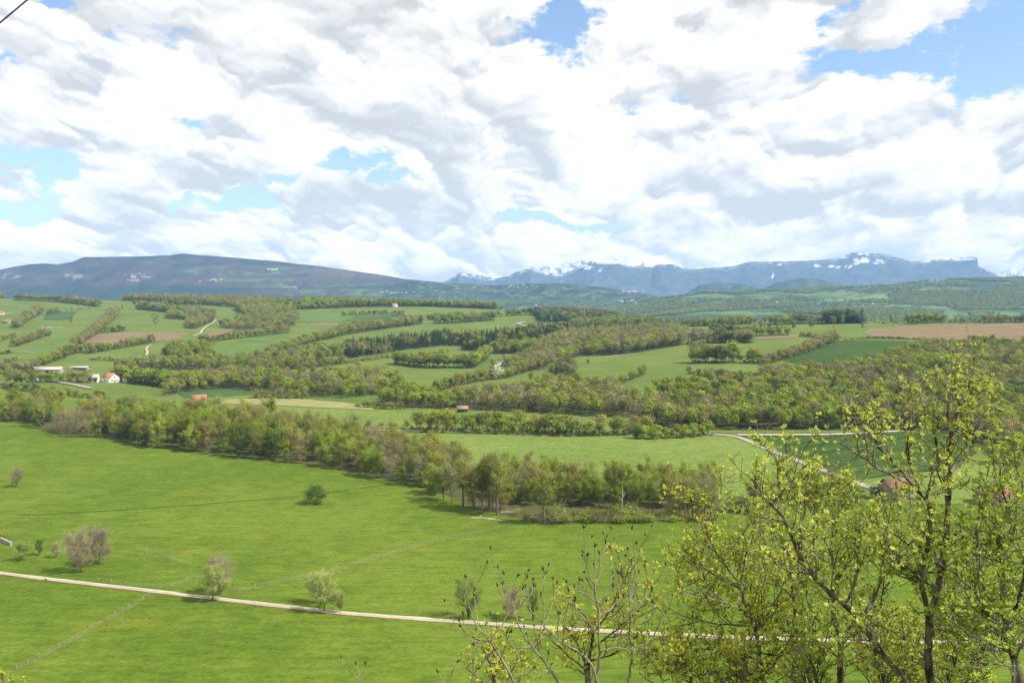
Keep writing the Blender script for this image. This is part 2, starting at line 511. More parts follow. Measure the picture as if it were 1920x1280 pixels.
def mat_ground():
    """pasture near, a patchwork of pastures, crops and scrub on the far hills"""
    m, t, o = new_mat('ground')
    g = nd(t, 'ShaderNodeNewGeometry').outputs['Position']
    n1 = noise2(t, g, 0.012, 4, 0.55)
    n3 = noise2(t, g, 0.5, 3, 0.65)
    near = mixc(t, sstep(t, n1, 0.3, 0.7), (0.100, 0.145, 0.028), (0.132, 0.172, 0.038))
    # patchwork
    gw = vmth(t, 'MULTIPLY_ADD', vmth(t, 'SUBTRACT', noise2(t, g, 0.002, 3, 0.6, out=1), (0.5, 0.5, 0.5)), (420, 420, 0), g)
    vo = nd(t, 'ShaderNodeTexVoronoi', {'Vector': vmth(t, 'MULTIPLY', gw, (0.0032, 0.0022, 0.0)), 'Scale': 1.0}, feature='F1', voronoi_dimensions='2D')
    cs = nd(t, 'ShaderNodeSeparateColor', {0: vo.outputs['Color']})
    r = nd(t, 'ShaderNodeValToRGB', {0: cs.outputs[0]})
    cr = r.color_ramp
    cr.interpolation = 'CONSTANT'
    cr.elements[0].color = (0.11, 0.185, 0.05, 1)
    cr.elements[1].position = 0.3
    cr.elements[1].color = (0.075, 0.125, 0.045, 1)
    for p, c in ((0.5, (0.145, 0.225, 0.07)), (0.68, (0.05, 0.085, 0.035)), (0.84, (0.19, 0.21, 0.10)), (0.93, (0.24, 0.20, 0.13))):
        e = cr.elements.new(p)
        e.color = (*c, 1)
    wood = sstep(t, noise2(t, g, 0.0035, 6, 0.68), 0.46, 0.56)
    far = mixc(t, wood, r.outputs[0], (0.050, 0.075, 0.032))
    s = nd(t, 'ShaderNodeSeparateXYZ', {0: g})
    far_f = sstep(t, s.outputs[1], 2500, 3100)
    c = mixc(t, far_f, near, far)
    v = mth(t, 'MULTIPLY_ADD', n3, 0.7, 0.65)
    c2 = vmth(t, 'SCALE', c)
    t.links.new(v, c2.node.inputs[3])
    surf(t, o, c2, 1.0, 0.05)
    return m


M['ground'] = mat_ground()
M['rutted'] = mat_cover('rutted gravel', 0.9, 0.35)


# ------------------------------------------------------------------ ground sheet
def build_ground():
    a_in = np.linspace(-0.66, 0.66, 420)
    a_out = np.linspace(0.66, 2 * math.pi - 0.66, 80)[1:-1]
    ang = np.concatenate([a_in, a_out])
    rad = np.concatenate([np.geomspace(0.7, 140, 90), np.geomspace(141, 3200, 460), np.geomspace(3230, 9500, 190), np.geomspace(9800, 18400, 24)])
    A, Rr = np.meshgrid(ang, rad)
    X, Y = np.sin(A) * Rr, np.cos(A) * Rr
    Z = ground(X, Y)
    n, k = A.shape
    V = np.stack([X, Y, Z], -1).reshape(-1, 3)
    i = np.arange(n - 1)[:, None]
    j = np.arange(k)[None, :]
    j2 = (j + 1) % k
    F = np.stack([i * k + j, (i + 1) * k + j, (i + 1) * k + j2, i * k + j2], -1).reshape(-1, 4)[:, ::-1]
    V = np.vstack([V, [[0, 0, float(ground(0, 0))]]])
    c = len(V) - 1
    jj = np.arange(k)
    F3 = np.stack([np.full(k, c), (jj + 1) % k, jj], -1)
    me = mesh_np('ground', V, [F, F3], [M['ground']], smooth=True)
    tag(link('ground', me), 'rolling green farmland reaching to the distant hills', None, None, 'structure')


build_ground()


def off(Y):
    return 0.03 + 0.00028 * Y


def drape(name, poly, mat, label, step=7.0, lift=1.0):
    """a field: its outline in picture points, laid on the ground"""
    P = [np.array(p, float) for p in poly]
    B = []
    n = len(P)
    for i in range(n):
        a, b = P[i], P[(i + 1) % n]
        m = max(1, int(np.hypot(*(b - a)) / step))
        for q in range(m):
            p = a + (b - a) * q / m
            if q:
                p = p + np.array([0, 0.25 * math.sin(p[0] * 0.21 + p[1])])
            B.append(p)
    B = np.array(B)
    x0, y0 = B.min(0)
    x1, y1 = B.max(0)
    sy = max(1.5, min(step, (y1 - y0) / 8))
    gx, gy = np.meshgrid(np.arange(x0 + step / 2, x1, step * 1.5), np.arange(y0 + sy / 2, y1, sy))
    G = np.stack([gx.ravel(), gy.ravel()], -1)
    ins = np.zeros(len(G), bool)
    j = len(B) - 1
    for i in range(len(B)):
        c = ((B[i, 1] > G[:, 1]) != (B[j, 1] > G[:, 1]))
        xx = (B[j, 0] - B[i, 0]) * (G[:, 1] - B[i, 1]) / (B[j, 1] - B[i, 1] + 1e-12) + B[i, 0]
        ins ^= c & (G[:, 0] < xx)
        j = i
    G = G[ins]
    allp = [Vector(p) for p in B] + [Vector(p) for p in G]
    vs, es, fs, *_ = delaunay_2d_cdt(allp, [], [list(range(len(B)))], 1, 1e-4)
    W = to_ground([tuple(v) for v in vs])
    W[:, 2] += off(W[:, 1]) * lift
    F = np.array([f for f in fs if len(f) == 3], np.int32)
    a, b, c = W[F[:, 0]], W[F[:, 1]], W[F[:, 2]]
    nz = np.cross(b - a, c - a)[:, 2]
    F[nz < 0] = F[nz < 0][:, ::-1]
    o = link(name, mesh_np(name, W, F, [mat], smooth=True))
    return tag(o, label, None, None, 'structure')


def ribbon(name, pts, width, mat, label, lift=2.0, cross=3, wob=0.0, ruts=False):
    """a track or road: centre line in picture points, real width in metres"""
    W = to_ground(pts)[:, :2]
    seg = np.hypot(*np.diff(W, axis=0).T)
    s = np.concatenate([[0], np.cumsum(seg)])
    n = max(6, int(s[-1] / 3.0))
    t = np.linspace(0, s[-1], n)
    C = np.stack([np.interp(t, s, W[:, 0]), np.interp(t, s, W[:, 1])], -1)
    k = 9
    if n > 3 * k:
        ker = np.hanning(k + 2)[1:-1]
        ker /= ker.sum()
        Cp = np.pad(C, ((k // 2, k // 2), (0, 0)), mode='edge')
        C = np.stack([np.convolve(Cp[:, q], ker, 'valid') for q in (0, 1)], -1)
    T = np.gradient(C, axis=0)
    T /= np.linalg.norm(T, axis=1)[:, None] + 1e-9
    N = np.stack([-T[:, 1], T[:, 0]], -1)
    rows = []
    for q in np.linspace(-0.5, 0.5, cross):
        wv = width * (1 + wob * (fbm(t / 4.0, t * 0 + np.sign(q) * 7, 4, 21)))
        p = C + N * (q * wv)[:, None]
        z = ground(p[:, 0], p[:, 1]) + off(p[:, 1]) * lift
        rows.append(np.column_stack([p, z]))
    V = np.stack(rows, 1).reshape(-1, 3)
    i = np.arange(n - 1)[:, None]
    j = np.arange(cross - 1)[None, :]
    F = np.stack([i * cross + j, (i + 1) * cross + j, (i + 1) * cross + j + 1, i * cross + j + 1], -1).reshape(-1, 4)
    cols = None
    if ruts:        # wheel tracks of pale stone, a greener crown between them, reddish earth along the low side
        tone = np.array([(.22, .14, .09), (.34, .24, .17), (.44, .37, .30), (.27, .27, .15), (.42, .38, .32), (.48, .45, .39), (.24, .25, .14)])
        cols = np.tile(tone[None], (n, 1, 1)) * (1 + .35 * fbm(t / 5.0, t * 0 + 3, 3, 9))[:, None, None]
        cols = cols.reshape(-1, 3)
    o = link(name, mesh_np(name, V, F, [mat], smooth=True, cols=cols))
    return tag(o, label, None, None, 'structure')


# ------------------------------------------------------------------ fields
drape('meadow', [(-260, 790), (0, 790), (60, 793), (115, 815), (300, 830), (560, 855), (760, 890), (880, 940), (960, 970), (1340, 968), (1450, 958), (1560, 950), (2200, 940),
                 (2330, 1290), (1500, 1330), (600, 1330), (-330, 1330)], M['meadow'], 'broad bright green meadow sloping away below the viewpoint', 14.0)
drape('pale_field', [(640, 820), (860, 812), (1000, 815), (1200, 822), (1335, 815), (1385, 821), (1450, 850), (1538, 882), (1600, 905), (1480, 945), (1340, 955), (900, 935), (760, 870)],
      M['pale_field'], 'pale green field between the tree belt and the road', 10.0)
drape('crop_field', [(1390, 818), (1450, 817.5), (1560, 817.5), (1650, 813), (1760, 812), (1850, 838), (1800, 868), (1720, 886), (1600, 900), (1543, 880), (1450, 846)], M['crop'],
      'dark green crop field in the angle of the road', 9.0)
drape('pale_field', [(1600, 908), (1720, 888), (1800, 872), (2100, 872), (2200, 938), (1900, 945), (1700, 945)], M['pale_field'], 'pale green field behind the red-roofed house', 10.0)
drape('grass_strip', [(1340, 812), (1560, 812), (1640, 808), (1500, 806), (1345, 808)], M['pasture'], 'narrow grass strip at the foot of the wooded slope', 7.0)
drape('grass_strip', [(800, 810), (900, 810), (1090, 815), (1340, 812), (1330, 803), (1200, 806), (1080, 811), (900, 803), (700, 803)], M['pale_field'], 'grass strip along the pale field track', 7.0)
drape('crop_field', [(1467, 675), (1563, 641), (1580, 638), (1640, 638.5), (1707, 640), (1690, 650), (1667, 661), (1610, 679), (1547, 700), (1500, 684)], M['crop'],
      'dark green crop field on the slope above the woods', 5.0)
drape('ploughed_field', [(1617, 623), (1640, 616), (1700, 610.5), (1867, 607), (2000, 604), (2000, 641), (1810, 641), (1713, 636), (1640, 632)], M['soil'],
      'large brown ploughed field on the plateau', 5.0)
drape('ploughed_field', [(1705, 648), (1713, 639), (1810, 643), (1915, 642.5), (2000, 643), (2000, 652), (1800, 650)], M['soil'], 'brown strip of ploughed earth above the woods', 5.0)
drape('ploughed_field', [(1415, 636.5), (1423, 632), (1503, 626.5), (1495, 634)], M['soil'], 'small tan ploughed plot behind the hedges', 4.0)
drape('ploughed_field', [(153, 645), (180, 628), (233, 622.5), (300, 623), (353, 625), (345, 632), (330, 638), (240, 641)], M['soil'], 'brown ploughed field on the hillside beside the lane', 4.0)
drape('ploughed_field', [(362, 633), (380, 624), (440, 615.5), (441, 622), (378, 634)], M['soil'], 'small pale brown plot at the end of the lane', 4.0)
drape('ploughed_field', [(578, 606), (660, 606.5), (655, 611.5), (585, 611)], M['soil'], 'thin brown strip of earth under the green hillside field', 3.0)
drape('tan_field', [(400, 752), (440, 748.5), (493, 745), (560, 748), (640, 754), (700, 764), (700, 769), (600, 764), (500, 759), (420, 757)], M['tan'], 'dry tan field beyond the tree belt', 5.0)
drape('pale_field', [(420, 759), (500, 761), (600, 766), (700, 771), (820, 768), (850, 775), (800, 795), (700, 806), (600, 800), (560, 790), (440, 770)], M['pale_field'],
      'pale green field behind the tree belt', 7.0)
drape('crop_field', [(330, 736), (417, 729), (467, 731), (475, 739), (420, 744), (345, 746)], M['teal_crop'], 'blue-green crop field by the orange-roofed farm', 5.0)
drape('crop_field', [(583, 741), (640, 738), (690, 738), (720, 745), (690, 752), (600, 752)], M['vivid'], 'bright green crop field beside the tan field', 5.0)
drape('crop_field', [(80, 600), (90, 585), (143, 583.5), (134, 599.5)], M['teal_crop'], 'blue-green crop plot on the hillside', 4.0)
drape('crop_field', [(551, 604), (575, 583), (640, 580), (655, 588), (668, 598), (640, 604)], M['vivid'], 'smooth green hillside field below the skyline wood', 5.0)
drape('crop_field', [(640, 604), (645, 595), (760, 591), (765, 596), (700, 602)], M['teal_crop'], 'blue-green field below the skyline wood', 4.0)
drape('crop_field', [(905, 622), (940, 612), (990, 612), (1020, 620), (1000, 625), (930, 626)], M['vivid'], 'bright green field inside the road bend', 4.0)
drape('crop_field', [(398, 672), (410, 650), (440, 645), (508, 644), (490, 660), (460, 674)], M['vivid'], 'green field framed by woods on the hillside', 4.0)
drape('pasture', [(440, 640), (470, 628), (535, 624), (545, 630), (505, 641)], M['vivid'], 'small green pasture between hedges', 4.0)
drape('pasture', [(35, 675), (60, 655), (100, 640), (145, 625), (150, 648), (130, 662), (80, 676)], M['vivid'], 'green pasture between two diagonal hedges', 5.0)
drape('pasture', [(1340, 715), (1300, 700), (1290, 684), (1330, 680), (1425, 682), (1450, 688), (1420, 700)], M['pasture'], 'green pasture above the woods', 5.0)
drape('pasture', [(820, 690), (930, 665), (1000, 664), (1010, 672), (920, 695), (880, 705)], M['vivid'], 'green pasture in front of the spruce wood', 5.0)

# ------------------------------------------------------------------ roads and tracks
ribbon('track', [(-120, 1060), (0, 1075), (210, 1100), (400, 1122), (640, 1150), (860, 1166), (1000, 1176), (1250, 1190), (1450, 1198), (1830, 1206), (2100, 1209)], 2.3, M['rutted'],
       'pale gravel farm track crossing the meadow', 2.0, 7, 0.45, True)
ribbon('road', [(1250, 812.5), (1330, 814.5), (1383, 818.5), (1447, 846), (1540, 881), (1600, 905), (1650, 920), (1700, 935)], 4.0, M['asphalt'], 'grey country road curving down past the dark crop field', 3.0, 3, 0.03)
ribbon('track', [(1375, 816.2), (1460, 816), (1560, 815.6), (1640, 811.5), (1700, 808)], 4.0, M['gravel'], 'pale track along the top of the dark crop field', 3.0)
ribbon('track', [(600, 804), (673, 807), (780, 808.5), (890, 812), (990, 815), (1090, 817.5)], 4.0, M['gravel'], 'pale track along the far side of the pale field', 3.0)
ribbon('track', [(405, 600), (398, 607), (390, 611), (379, 620), (376, 626), (362, 631)], 3.6, M['dirt'], 'pale lane winding down the hillside between hedges', 3.0)
ribbon('track', [(284, 648), (277, 651), (274, 655), (277, 661), (274, 668)], 3.0, M['dirt'], 'short pale track bending down a pasture', 3.0)
ribbon('road', [(85, 713.5), (110, 717), (140, 722), (172, 729)], 5.0, M['asphalt'], 'pale lane passing the white farmhouses', 3.0)
ribbon('road', [(967, 609), (975, 605.5), (985, 603.5), (972, 607.5), (985, 613), (1005, 616), (1015, 619), (1007, 622.5)], 5.0, M['asphalt'], 'pale road bend on the far hillside', 3.0)
ribbon('track', [(70, 663), (45, 661), (10, 660), (-40, 662)], 2.5, M['dirt'], 'thin dirt track below the diagonal hedge', 3.0)
ribbon('track', [(1135, 672), (1165, 667), (1190, 664.5)], 3.0, M['dirt'], 'pale dirt scrape at the foot of the wood on the slope', 3.0)
ribbon('ditch', [(20, 966), (75, 966), (150, 961), (330, 950), (450, 940), (565, 931), (640, 921), (730, 908)], 0.9, M['ditch'], 'dark line of rough grass crossing the meadow', 2.0, 3, 0.6)
ribbon('verge', [(955, 986), (780, 1025), (640, 1068), (553, 1088), (417, 1116)], 1.2, M['verge'], 'rough grass line under the long fence', 1.6, 3, 0.8)
ribbon('verge', [(283, 1117), (210, 1158), (130, 1205), (30, 1256)], 1.3, M['verge'], 'rough grass line under the short fence', 1.6, 3, 0.8)


# ------------------------------------------------------------------ mountains
def mountain(name, sky, D, w_front, base, label, mat, step=3.0, nd_=46, rough=0.10, jit=1.0, cliff=0.0, seed=0, cover=None, back=0.5):
    xs = np.arange(sky[0][0], sky[-1][0] + 0.1, step)
    rows = np.interp(xs, [p[0] for p in sky], [p[1] for p in sky])
    rows = rows - jit * fbm(xs / 14.0, xs * 0 + seed, 4, seed + 40, 0.6)
    zr = EYE - (rows - 560.0) * D / FPX
    s = np.concatenate([np.linspace(0, 1, nd_), 1 + np.linspace(0, back, 8)[1:]])
    S, ZR = np.meshgrid(s, zr, indexing='ij')
    _, XS = np.meshgrid(s, xs, indexing='ij')
    Yd = D - w_front + np.where(S <= 1, S, S) * w_front
    U = (XS - 960) / FPX
    X = U * Yd
    up = np.clip(S, 0, 1)
    prof = np.where(up < 0.8, 0.62 * (up / 0.8) ** 1.1, 0.62 + 0.38 * ((up - 0.8) / 0.2) ** 0.7) if cliff else up ** 1.15
    prof = np.where(S > 1, 1 - (S - 1) / back, prof)
    H = ZR - base
    n = fbm(X / (0.055 * D), Yd / (0.16 * D), 5, seed, 0.55)
    rid = np.abs(fbm(X / (0.035 * D), Yd / (0.12 * D), 4, seed + 9)) * -1.6 + 0.2
    fade = np.sin(np.clip(S, 0, 1) * math.pi) ** 0.8
    Z = base + H * prof + (n + rid) * rough * D * 0.1 * fade
    V = np.stack([X, Yd, Z], -1).reshape(-1, 3)
    r, c = X.shape
    i = np.arange(r - 1)[:, None]
    j = np.arange(c - 1)[None, :]
    F = np.stack([i * c + j, i * c + j + 1, (i + 1) * c + j + 1, (i + 1) * c + j], -1).reshape(-1, 4)
    cols = None
    if cover is not None:
        PR = 560 - (V[:, 2] - EYE) / V[:, 1] * FPX
        cols = cover(XS.ravel(), PR, V, up.ravel(), H.ravel())
    o = link(name, mesh_np(name, V, F, [mat], smooth=True, cols=cols))
    return tag(o, label, None, None, 'structure')


M['far_hill'] = mat_cover('far wooded hill', 0.006, 0.4)
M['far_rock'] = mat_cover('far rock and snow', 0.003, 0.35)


def lerp(a, b, f):
    return np.asarray(a) * (1 - f[:, None]) + np.asarray(b) * f[:, None]


def ell(px, py, x, y, rx, ry):
    q = ((px - x) / rx) ** 2 + ((py - y) / ry) ** 2
    return np.clip(1.6 - q, 0, 1)


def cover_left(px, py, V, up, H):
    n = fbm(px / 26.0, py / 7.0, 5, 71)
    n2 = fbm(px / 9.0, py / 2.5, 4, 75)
    c = lerp((0.075, 0.060, 0.052), (0.040, 0.042, 0.036), sm(n, -0.1, 0.15))  # woods coloured darker to stand in for cloud shadow on this mountain
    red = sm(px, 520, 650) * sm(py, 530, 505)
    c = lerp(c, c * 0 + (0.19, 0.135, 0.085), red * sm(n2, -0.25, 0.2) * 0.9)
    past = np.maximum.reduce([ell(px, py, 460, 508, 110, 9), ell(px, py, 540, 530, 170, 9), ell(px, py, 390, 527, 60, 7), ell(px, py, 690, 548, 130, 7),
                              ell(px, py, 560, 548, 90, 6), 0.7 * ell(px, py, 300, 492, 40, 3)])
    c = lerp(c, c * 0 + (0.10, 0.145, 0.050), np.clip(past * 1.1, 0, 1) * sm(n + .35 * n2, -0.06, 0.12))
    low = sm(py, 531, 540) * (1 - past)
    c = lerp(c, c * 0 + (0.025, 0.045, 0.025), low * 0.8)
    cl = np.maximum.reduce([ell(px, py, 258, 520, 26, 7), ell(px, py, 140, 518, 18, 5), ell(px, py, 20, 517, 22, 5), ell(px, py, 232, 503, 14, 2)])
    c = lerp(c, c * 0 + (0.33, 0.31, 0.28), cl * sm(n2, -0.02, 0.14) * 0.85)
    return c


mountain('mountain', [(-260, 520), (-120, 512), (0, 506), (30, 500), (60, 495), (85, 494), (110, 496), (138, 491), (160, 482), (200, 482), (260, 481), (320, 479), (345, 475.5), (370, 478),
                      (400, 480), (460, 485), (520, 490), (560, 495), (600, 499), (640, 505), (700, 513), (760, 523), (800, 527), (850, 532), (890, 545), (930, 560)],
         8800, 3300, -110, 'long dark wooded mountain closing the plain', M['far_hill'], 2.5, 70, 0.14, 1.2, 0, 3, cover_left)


def cover_mid(px, py, V, up, H):
    n = fbm(px / 22.0, py / 5.0, 5, 91)
    n2 = fbm(px / 8.0, py / 2.5, 4, 95)
    c = lerp((0.030, 0.048, 0.026), (0.055, 0.080, 0.036), sm(n, -0.1, 0.15))
    return lerp(c, c * 0 + (0.14, 0.17, 0.07), sm(n2, 0.10, 0.18) * 0.75)


mountain('hill', [(690, 560), (730, 536), (770, 527), (820, 530), (880, 532), (930, 535), (985, 532), (1040, 531), (1090, 534), (1140, 540), (1190, 547), (1240, 556), (1300, 572)],
         7600, 1700, -110, 'low dark wooded ridge in front of the snowy range', M['far_hill'], 2.5, 40, 0.05, 1.0, 0, 13, cover_mid)


def cover_right(px, py, V, up, H):
    n = fbm(px / 16.0, py / 4.0, 5, 81)
    c = lerp((0.040, 0.060, 0.030), (0.085, 0.11, 0.045), sm(n, -0.12, 0.15))
    return c


mountain('hill', [(1425, 545), (1450, 531), (1475, 525), (1500, 521.5), (1530, 523), (1560, 529), (1590, 538), (1640, 552)], 9200, 1500, -110, 'rounded pale hill in front of the blue cliffs', M['far_hill'], 2.5, 30, 0.05, 0.7, 0, 15, cover_right)
mountain('hill', [(1270, 560), (1310, 535), (1345, 530), (1390, 532), (1440, 545), (1470, 560)], 9600, 1500, -110, 'small dark hill at the foot of the blue range', M['far_hill'], 2.5, 30, 0.05, 0.7, 0, 16, cover_mid)


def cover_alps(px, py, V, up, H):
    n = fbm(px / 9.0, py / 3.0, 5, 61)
    c = lerp((0.070, 0.090, 0.105), (0.125, 0.135, 0.14), sm(n, -0.15, 0.15))  # grey rock, its colour lightened and blued to stand in for denser haze
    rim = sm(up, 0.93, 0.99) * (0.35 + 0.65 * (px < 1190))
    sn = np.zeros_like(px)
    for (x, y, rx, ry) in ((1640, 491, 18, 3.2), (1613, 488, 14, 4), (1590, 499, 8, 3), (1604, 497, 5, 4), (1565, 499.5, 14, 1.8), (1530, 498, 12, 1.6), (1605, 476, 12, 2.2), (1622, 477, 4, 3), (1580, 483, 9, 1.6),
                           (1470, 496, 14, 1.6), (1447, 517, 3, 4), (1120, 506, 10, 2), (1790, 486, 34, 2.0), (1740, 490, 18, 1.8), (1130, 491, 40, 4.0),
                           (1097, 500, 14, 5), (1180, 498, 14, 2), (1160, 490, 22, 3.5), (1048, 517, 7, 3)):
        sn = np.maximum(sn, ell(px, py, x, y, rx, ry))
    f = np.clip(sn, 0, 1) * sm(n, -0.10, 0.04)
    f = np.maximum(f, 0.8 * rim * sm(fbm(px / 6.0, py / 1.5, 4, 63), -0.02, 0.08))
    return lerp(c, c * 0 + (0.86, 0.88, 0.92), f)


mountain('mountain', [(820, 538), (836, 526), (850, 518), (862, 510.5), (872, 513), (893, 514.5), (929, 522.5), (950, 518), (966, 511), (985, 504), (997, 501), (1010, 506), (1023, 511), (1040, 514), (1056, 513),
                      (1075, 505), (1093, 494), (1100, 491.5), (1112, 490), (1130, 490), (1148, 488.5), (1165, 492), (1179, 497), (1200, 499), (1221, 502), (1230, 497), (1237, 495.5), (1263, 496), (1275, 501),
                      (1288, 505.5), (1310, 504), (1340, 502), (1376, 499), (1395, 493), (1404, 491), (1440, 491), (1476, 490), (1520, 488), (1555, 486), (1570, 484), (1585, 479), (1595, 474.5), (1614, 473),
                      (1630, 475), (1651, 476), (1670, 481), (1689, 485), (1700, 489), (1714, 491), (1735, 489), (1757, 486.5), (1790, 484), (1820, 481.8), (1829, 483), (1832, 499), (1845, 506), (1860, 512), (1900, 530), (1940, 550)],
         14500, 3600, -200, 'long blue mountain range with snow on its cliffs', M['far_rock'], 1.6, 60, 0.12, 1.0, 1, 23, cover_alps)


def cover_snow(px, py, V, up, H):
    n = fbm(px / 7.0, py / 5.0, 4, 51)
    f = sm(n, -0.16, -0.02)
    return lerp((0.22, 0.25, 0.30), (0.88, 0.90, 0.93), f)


mountain('mountain', [(905, 540), (925, 524), (940, 518), (955, 512.5), (975, 506), (990, 501.5), (1003, 506), (1012, 504), (1022, 499.5), (1031, 495), (1040, 499), (1050, 498.5), (1060, 492), (1067, 489.5),
                      (1074, 495), (1082, 491), (1089, 489), (1098, 490), (1110, 500), (1130, 530)], 16800, 1700, -200, 'white snow peaks rising behind the blue range', M['far_rock'], 1.2, 40, 0.06, 1.5, 0, 33, cover_snow)
mountain('mountain', [(1180, 520), (1197, 499), (1205, 491.5), (1212, 495), (1222, 503), (1290, 503), (1310, 500), (1330, 502), (1345, 500), (1370, 504), (1400, 520)], 17200, 1200, -200,
         'faint far snow peak behind the range', M['far_rock'], 1.2, 30, 0.05, 1.2, 0, 35, cover_snow)
mountain('mountain', [(1820, 525), (1850, 509), (1872, 513), (1884, 507), (1893, 500.5), (1903, 504), (1914, 502), (1930, 506), (1960, 500), (2000, 510), (2050, 530)], 17000, 1300, -200, 'snow peaks at the end of the range', M['far_rock'], 1.2, 30, 0.05, 1.2, 0, 37, cover_snow)


# ------------------------------------------------------------------ plants: materials
def mat_leaf(name, ca, cb, trans=0.26, sc=0.35, var=0.55):
    """foliage: every plant draws its own mix of two leaf colours, clumps vary a little"""
    m, t, o = new_mat(name)
    oi = nd(t, 'ShaderNodeObjectInfo')
    g = nd(t, 'ShaderNodeTexCoord').outputs['Object']
    n = noise(t, g, sc, 3, 0.6)
    f = mth(t, 'MULTIPLY_ADD', mth(t, 'SUBTRACT', n, 0.5), 1.1, oi.outputs['Random'], clamp=True)
    c = mixc(t, f, ca, cb)
    rr = mth(t, 'FRACT', mth(t, 'MULTIPLY', oi.outputs['Random'], 37.7))
    v = mth(t, 'MULTIPLY_ADD', rr, var, 1 - var / 2)
    c2 = vmth(t, 'SCALE', c)
    t.links.new(v, c2.node.inputs[3])
    d = nd(t, 'ShaderNodeBsdfDiffuse', {'Color': c2})
    tr = nd(t, 'ShaderNodeBsdfTranslucent', {'Color': c2})
    mx = nd(t, 'ShaderNodeMixShader', {0: trans, 1: d.outputs[0], 2: tr.outputs[0]})
    t.links.new(mx.outputs[0], o.inputs['Surface'])
    return m


def mat_bark(name, ca, cb, sc=3.0):
    m, t, o = new_mat(name)
    g = nd(t, 'ShaderNodeTexCoord').outputs['Object']
    n = noise(t, vmth(t, 'MULTIPLY', g, (1.0, 1.0, 0.35)), sc, 5, 0.65)
    surf(t, o, mixc(t, sstep(t, n, 0.35, 0.65), ca, cb), 0.95, 0.1, bump(t, n, 0.6, 0.02))
    return m


M['bark'] = mat_bark('grey brown bark', (0.11, 0.09, 0.07), (0.22, 0.19, 0.15))
M['dead'] = mat_bark('bleached dead wood', (0.36, 0.32, 0.26), (0.50, 0.45, 0.38))
M['fg_bark'] = mat_bark('lichened bark', (0.045, 0.035, 0.028), (0.25, 0.22, 0.18), 9.0)
M['fresh'] = mat_leaf('fresh green leaves', (0.195, 0.275, 0.030), (0.270, 0.335, 0.045))
M['olive'] = mat_leaf('olive budding leaves', (0.215, 0.255, 0.036), (0.28, 0.285, 0.055))
M['bright'] = mat_leaf('bright yellow green leaves', (0.240, 0.320, 0.040), (0.300, 0.345, 0.050))
M['deep'] = mat_leaf('deep green leaves', (0.080, 0.125, 0.030), (0.115, 0.165, 0.040), 0.25)
M['pale'] = mat_leaf('pale silver green leaves', (0.29, 0.35, 0.10), (0.35, 0.39, 0.13))
M['twig'] = mat_leaf('bare grey brown twigs', (0.225, 0.210, 0.110), (0.285, 0.260, 0.145), 0.0)
M['bare_twig'] = mat_leaf('pinkish brown bare twigs', (0.29, 0.24, 0.165), (0.34, 0.285, 0.20), 0.0)
M['bronze'] = mat_leaf('bronze budding twigs', (0.27, 0.255, 0.075), (0.30, 0.245, 0.09), 0.2)
M['needle'] = mat_leaf('dark spruce needles', (0.034, 0.056, 0.024), (0.052, 0.078, 0.030), 0.05, 0.3, 0.5)
M['blossom'] = mat_leaf('white blossom', (0.68, 0.70, 0.56), (0.76, 0.78, 0.66), 0.25)
M['shrub'] = mat_leaf('scrub leaves', (0.15, 0.185, 0.05), (0.20, 0.205, 0.075))
M['fg_leaf'] = mat_leaf('young yellow green leaves', (0.33, 0.42, 0.060), (0.48, 0.53, 0.10), 0.36, 1.2, 0.25)
M['fg_leaf2'] = mat_leaf('young golden green leaves', (0.42, 0.46, 0.060), (0.57, 0.56, 0.10), 0.36, 1.2, 0.25)
M['bud'] = mat_plain('dark buds', (0.035, 0.026, 0.02), (0.07, 0.05, 0.035), 30.0)


# ------------------------------------------------------------------ plants: geometry
def tubes(lines, sides=5):
    """lines: list of (points (n,3), radii (n,)) -> V, F"""
    VV, FF, b = [], [], 0
    ang = np.arange(sides) * 2 * math.pi / sides
    ca, sa = np.cos(ang), np.sin(ang)
    for P, r in lines:
        P = np.asarray(P, float)
        r = np.asarray(r, float)
        n = len(P)
        T = np.gradient(P, axis=0)
        T /= np.linalg.norm(T, axis=1)[:, None] + 1e-9
        ref = np.where(np.abs(T[:, 2:3]) > 0.9, [[1.0, 0, 0]], [[0, 0, 1.0]])
        A = np.cross(T, ref)
        A /= np.linalg.norm(A, axis=1)[:, None] + 1e-9
        B = np.cross(T, A)
        V = P[:, None, :] + r[:, None, None] * (A[:, None, :] * ca[None, :, None] + B[:, None, :] * sa[None, :, None])
        VV.append(V.reshape(-1, 3))
        i = np.arange(n - 1)[:, None]
        j = np.arange(sides)[None, :]
        j2 = (j + 1) % sides
        FF.append(np.stack([b + i * sides + j, b + i * sides + j2, b + (i + 1) * sides + j2, b + (i + 1) * sides + j], -1).reshape(-1, 4))
        b += n * sides
    return np.vstack(VV), np.vstack(FF)


def leaf_quads(C, Nn, size, rng, aspect=0.7, jitter=0.5):
    """one small leaf spray (a bent pair of triangles) per centre"""
    n = len(C)
    Nn = Nn + rng.normal(0, jitter, (n, 3))
    Nn /= np.linalg.norm(Nn, axis=1)[:, None] + 1e-9
    R1 = rng.normal(0, 1, (n, 3))
    A = np.cross(Nn, R1)
    A /= np.linalg.norm(A, axis=1)[:, None] + 1e-9
    B = np.cross(Nn, A)
    s = (np.asarray(size) * rng.uniform(0.6, 1.35, n))[:, None]
    k = 0.22
    V = np.stack([C - A * s * .5, C + B * s * aspect * .5 - Nn * s * k * .4, C + A * s * .5, C - B * s * aspect * .5 - Nn * s * k], 1)
    F = np.arange(n * 4).reshape(n, 4)
    return V.reshape(-1, 3), F


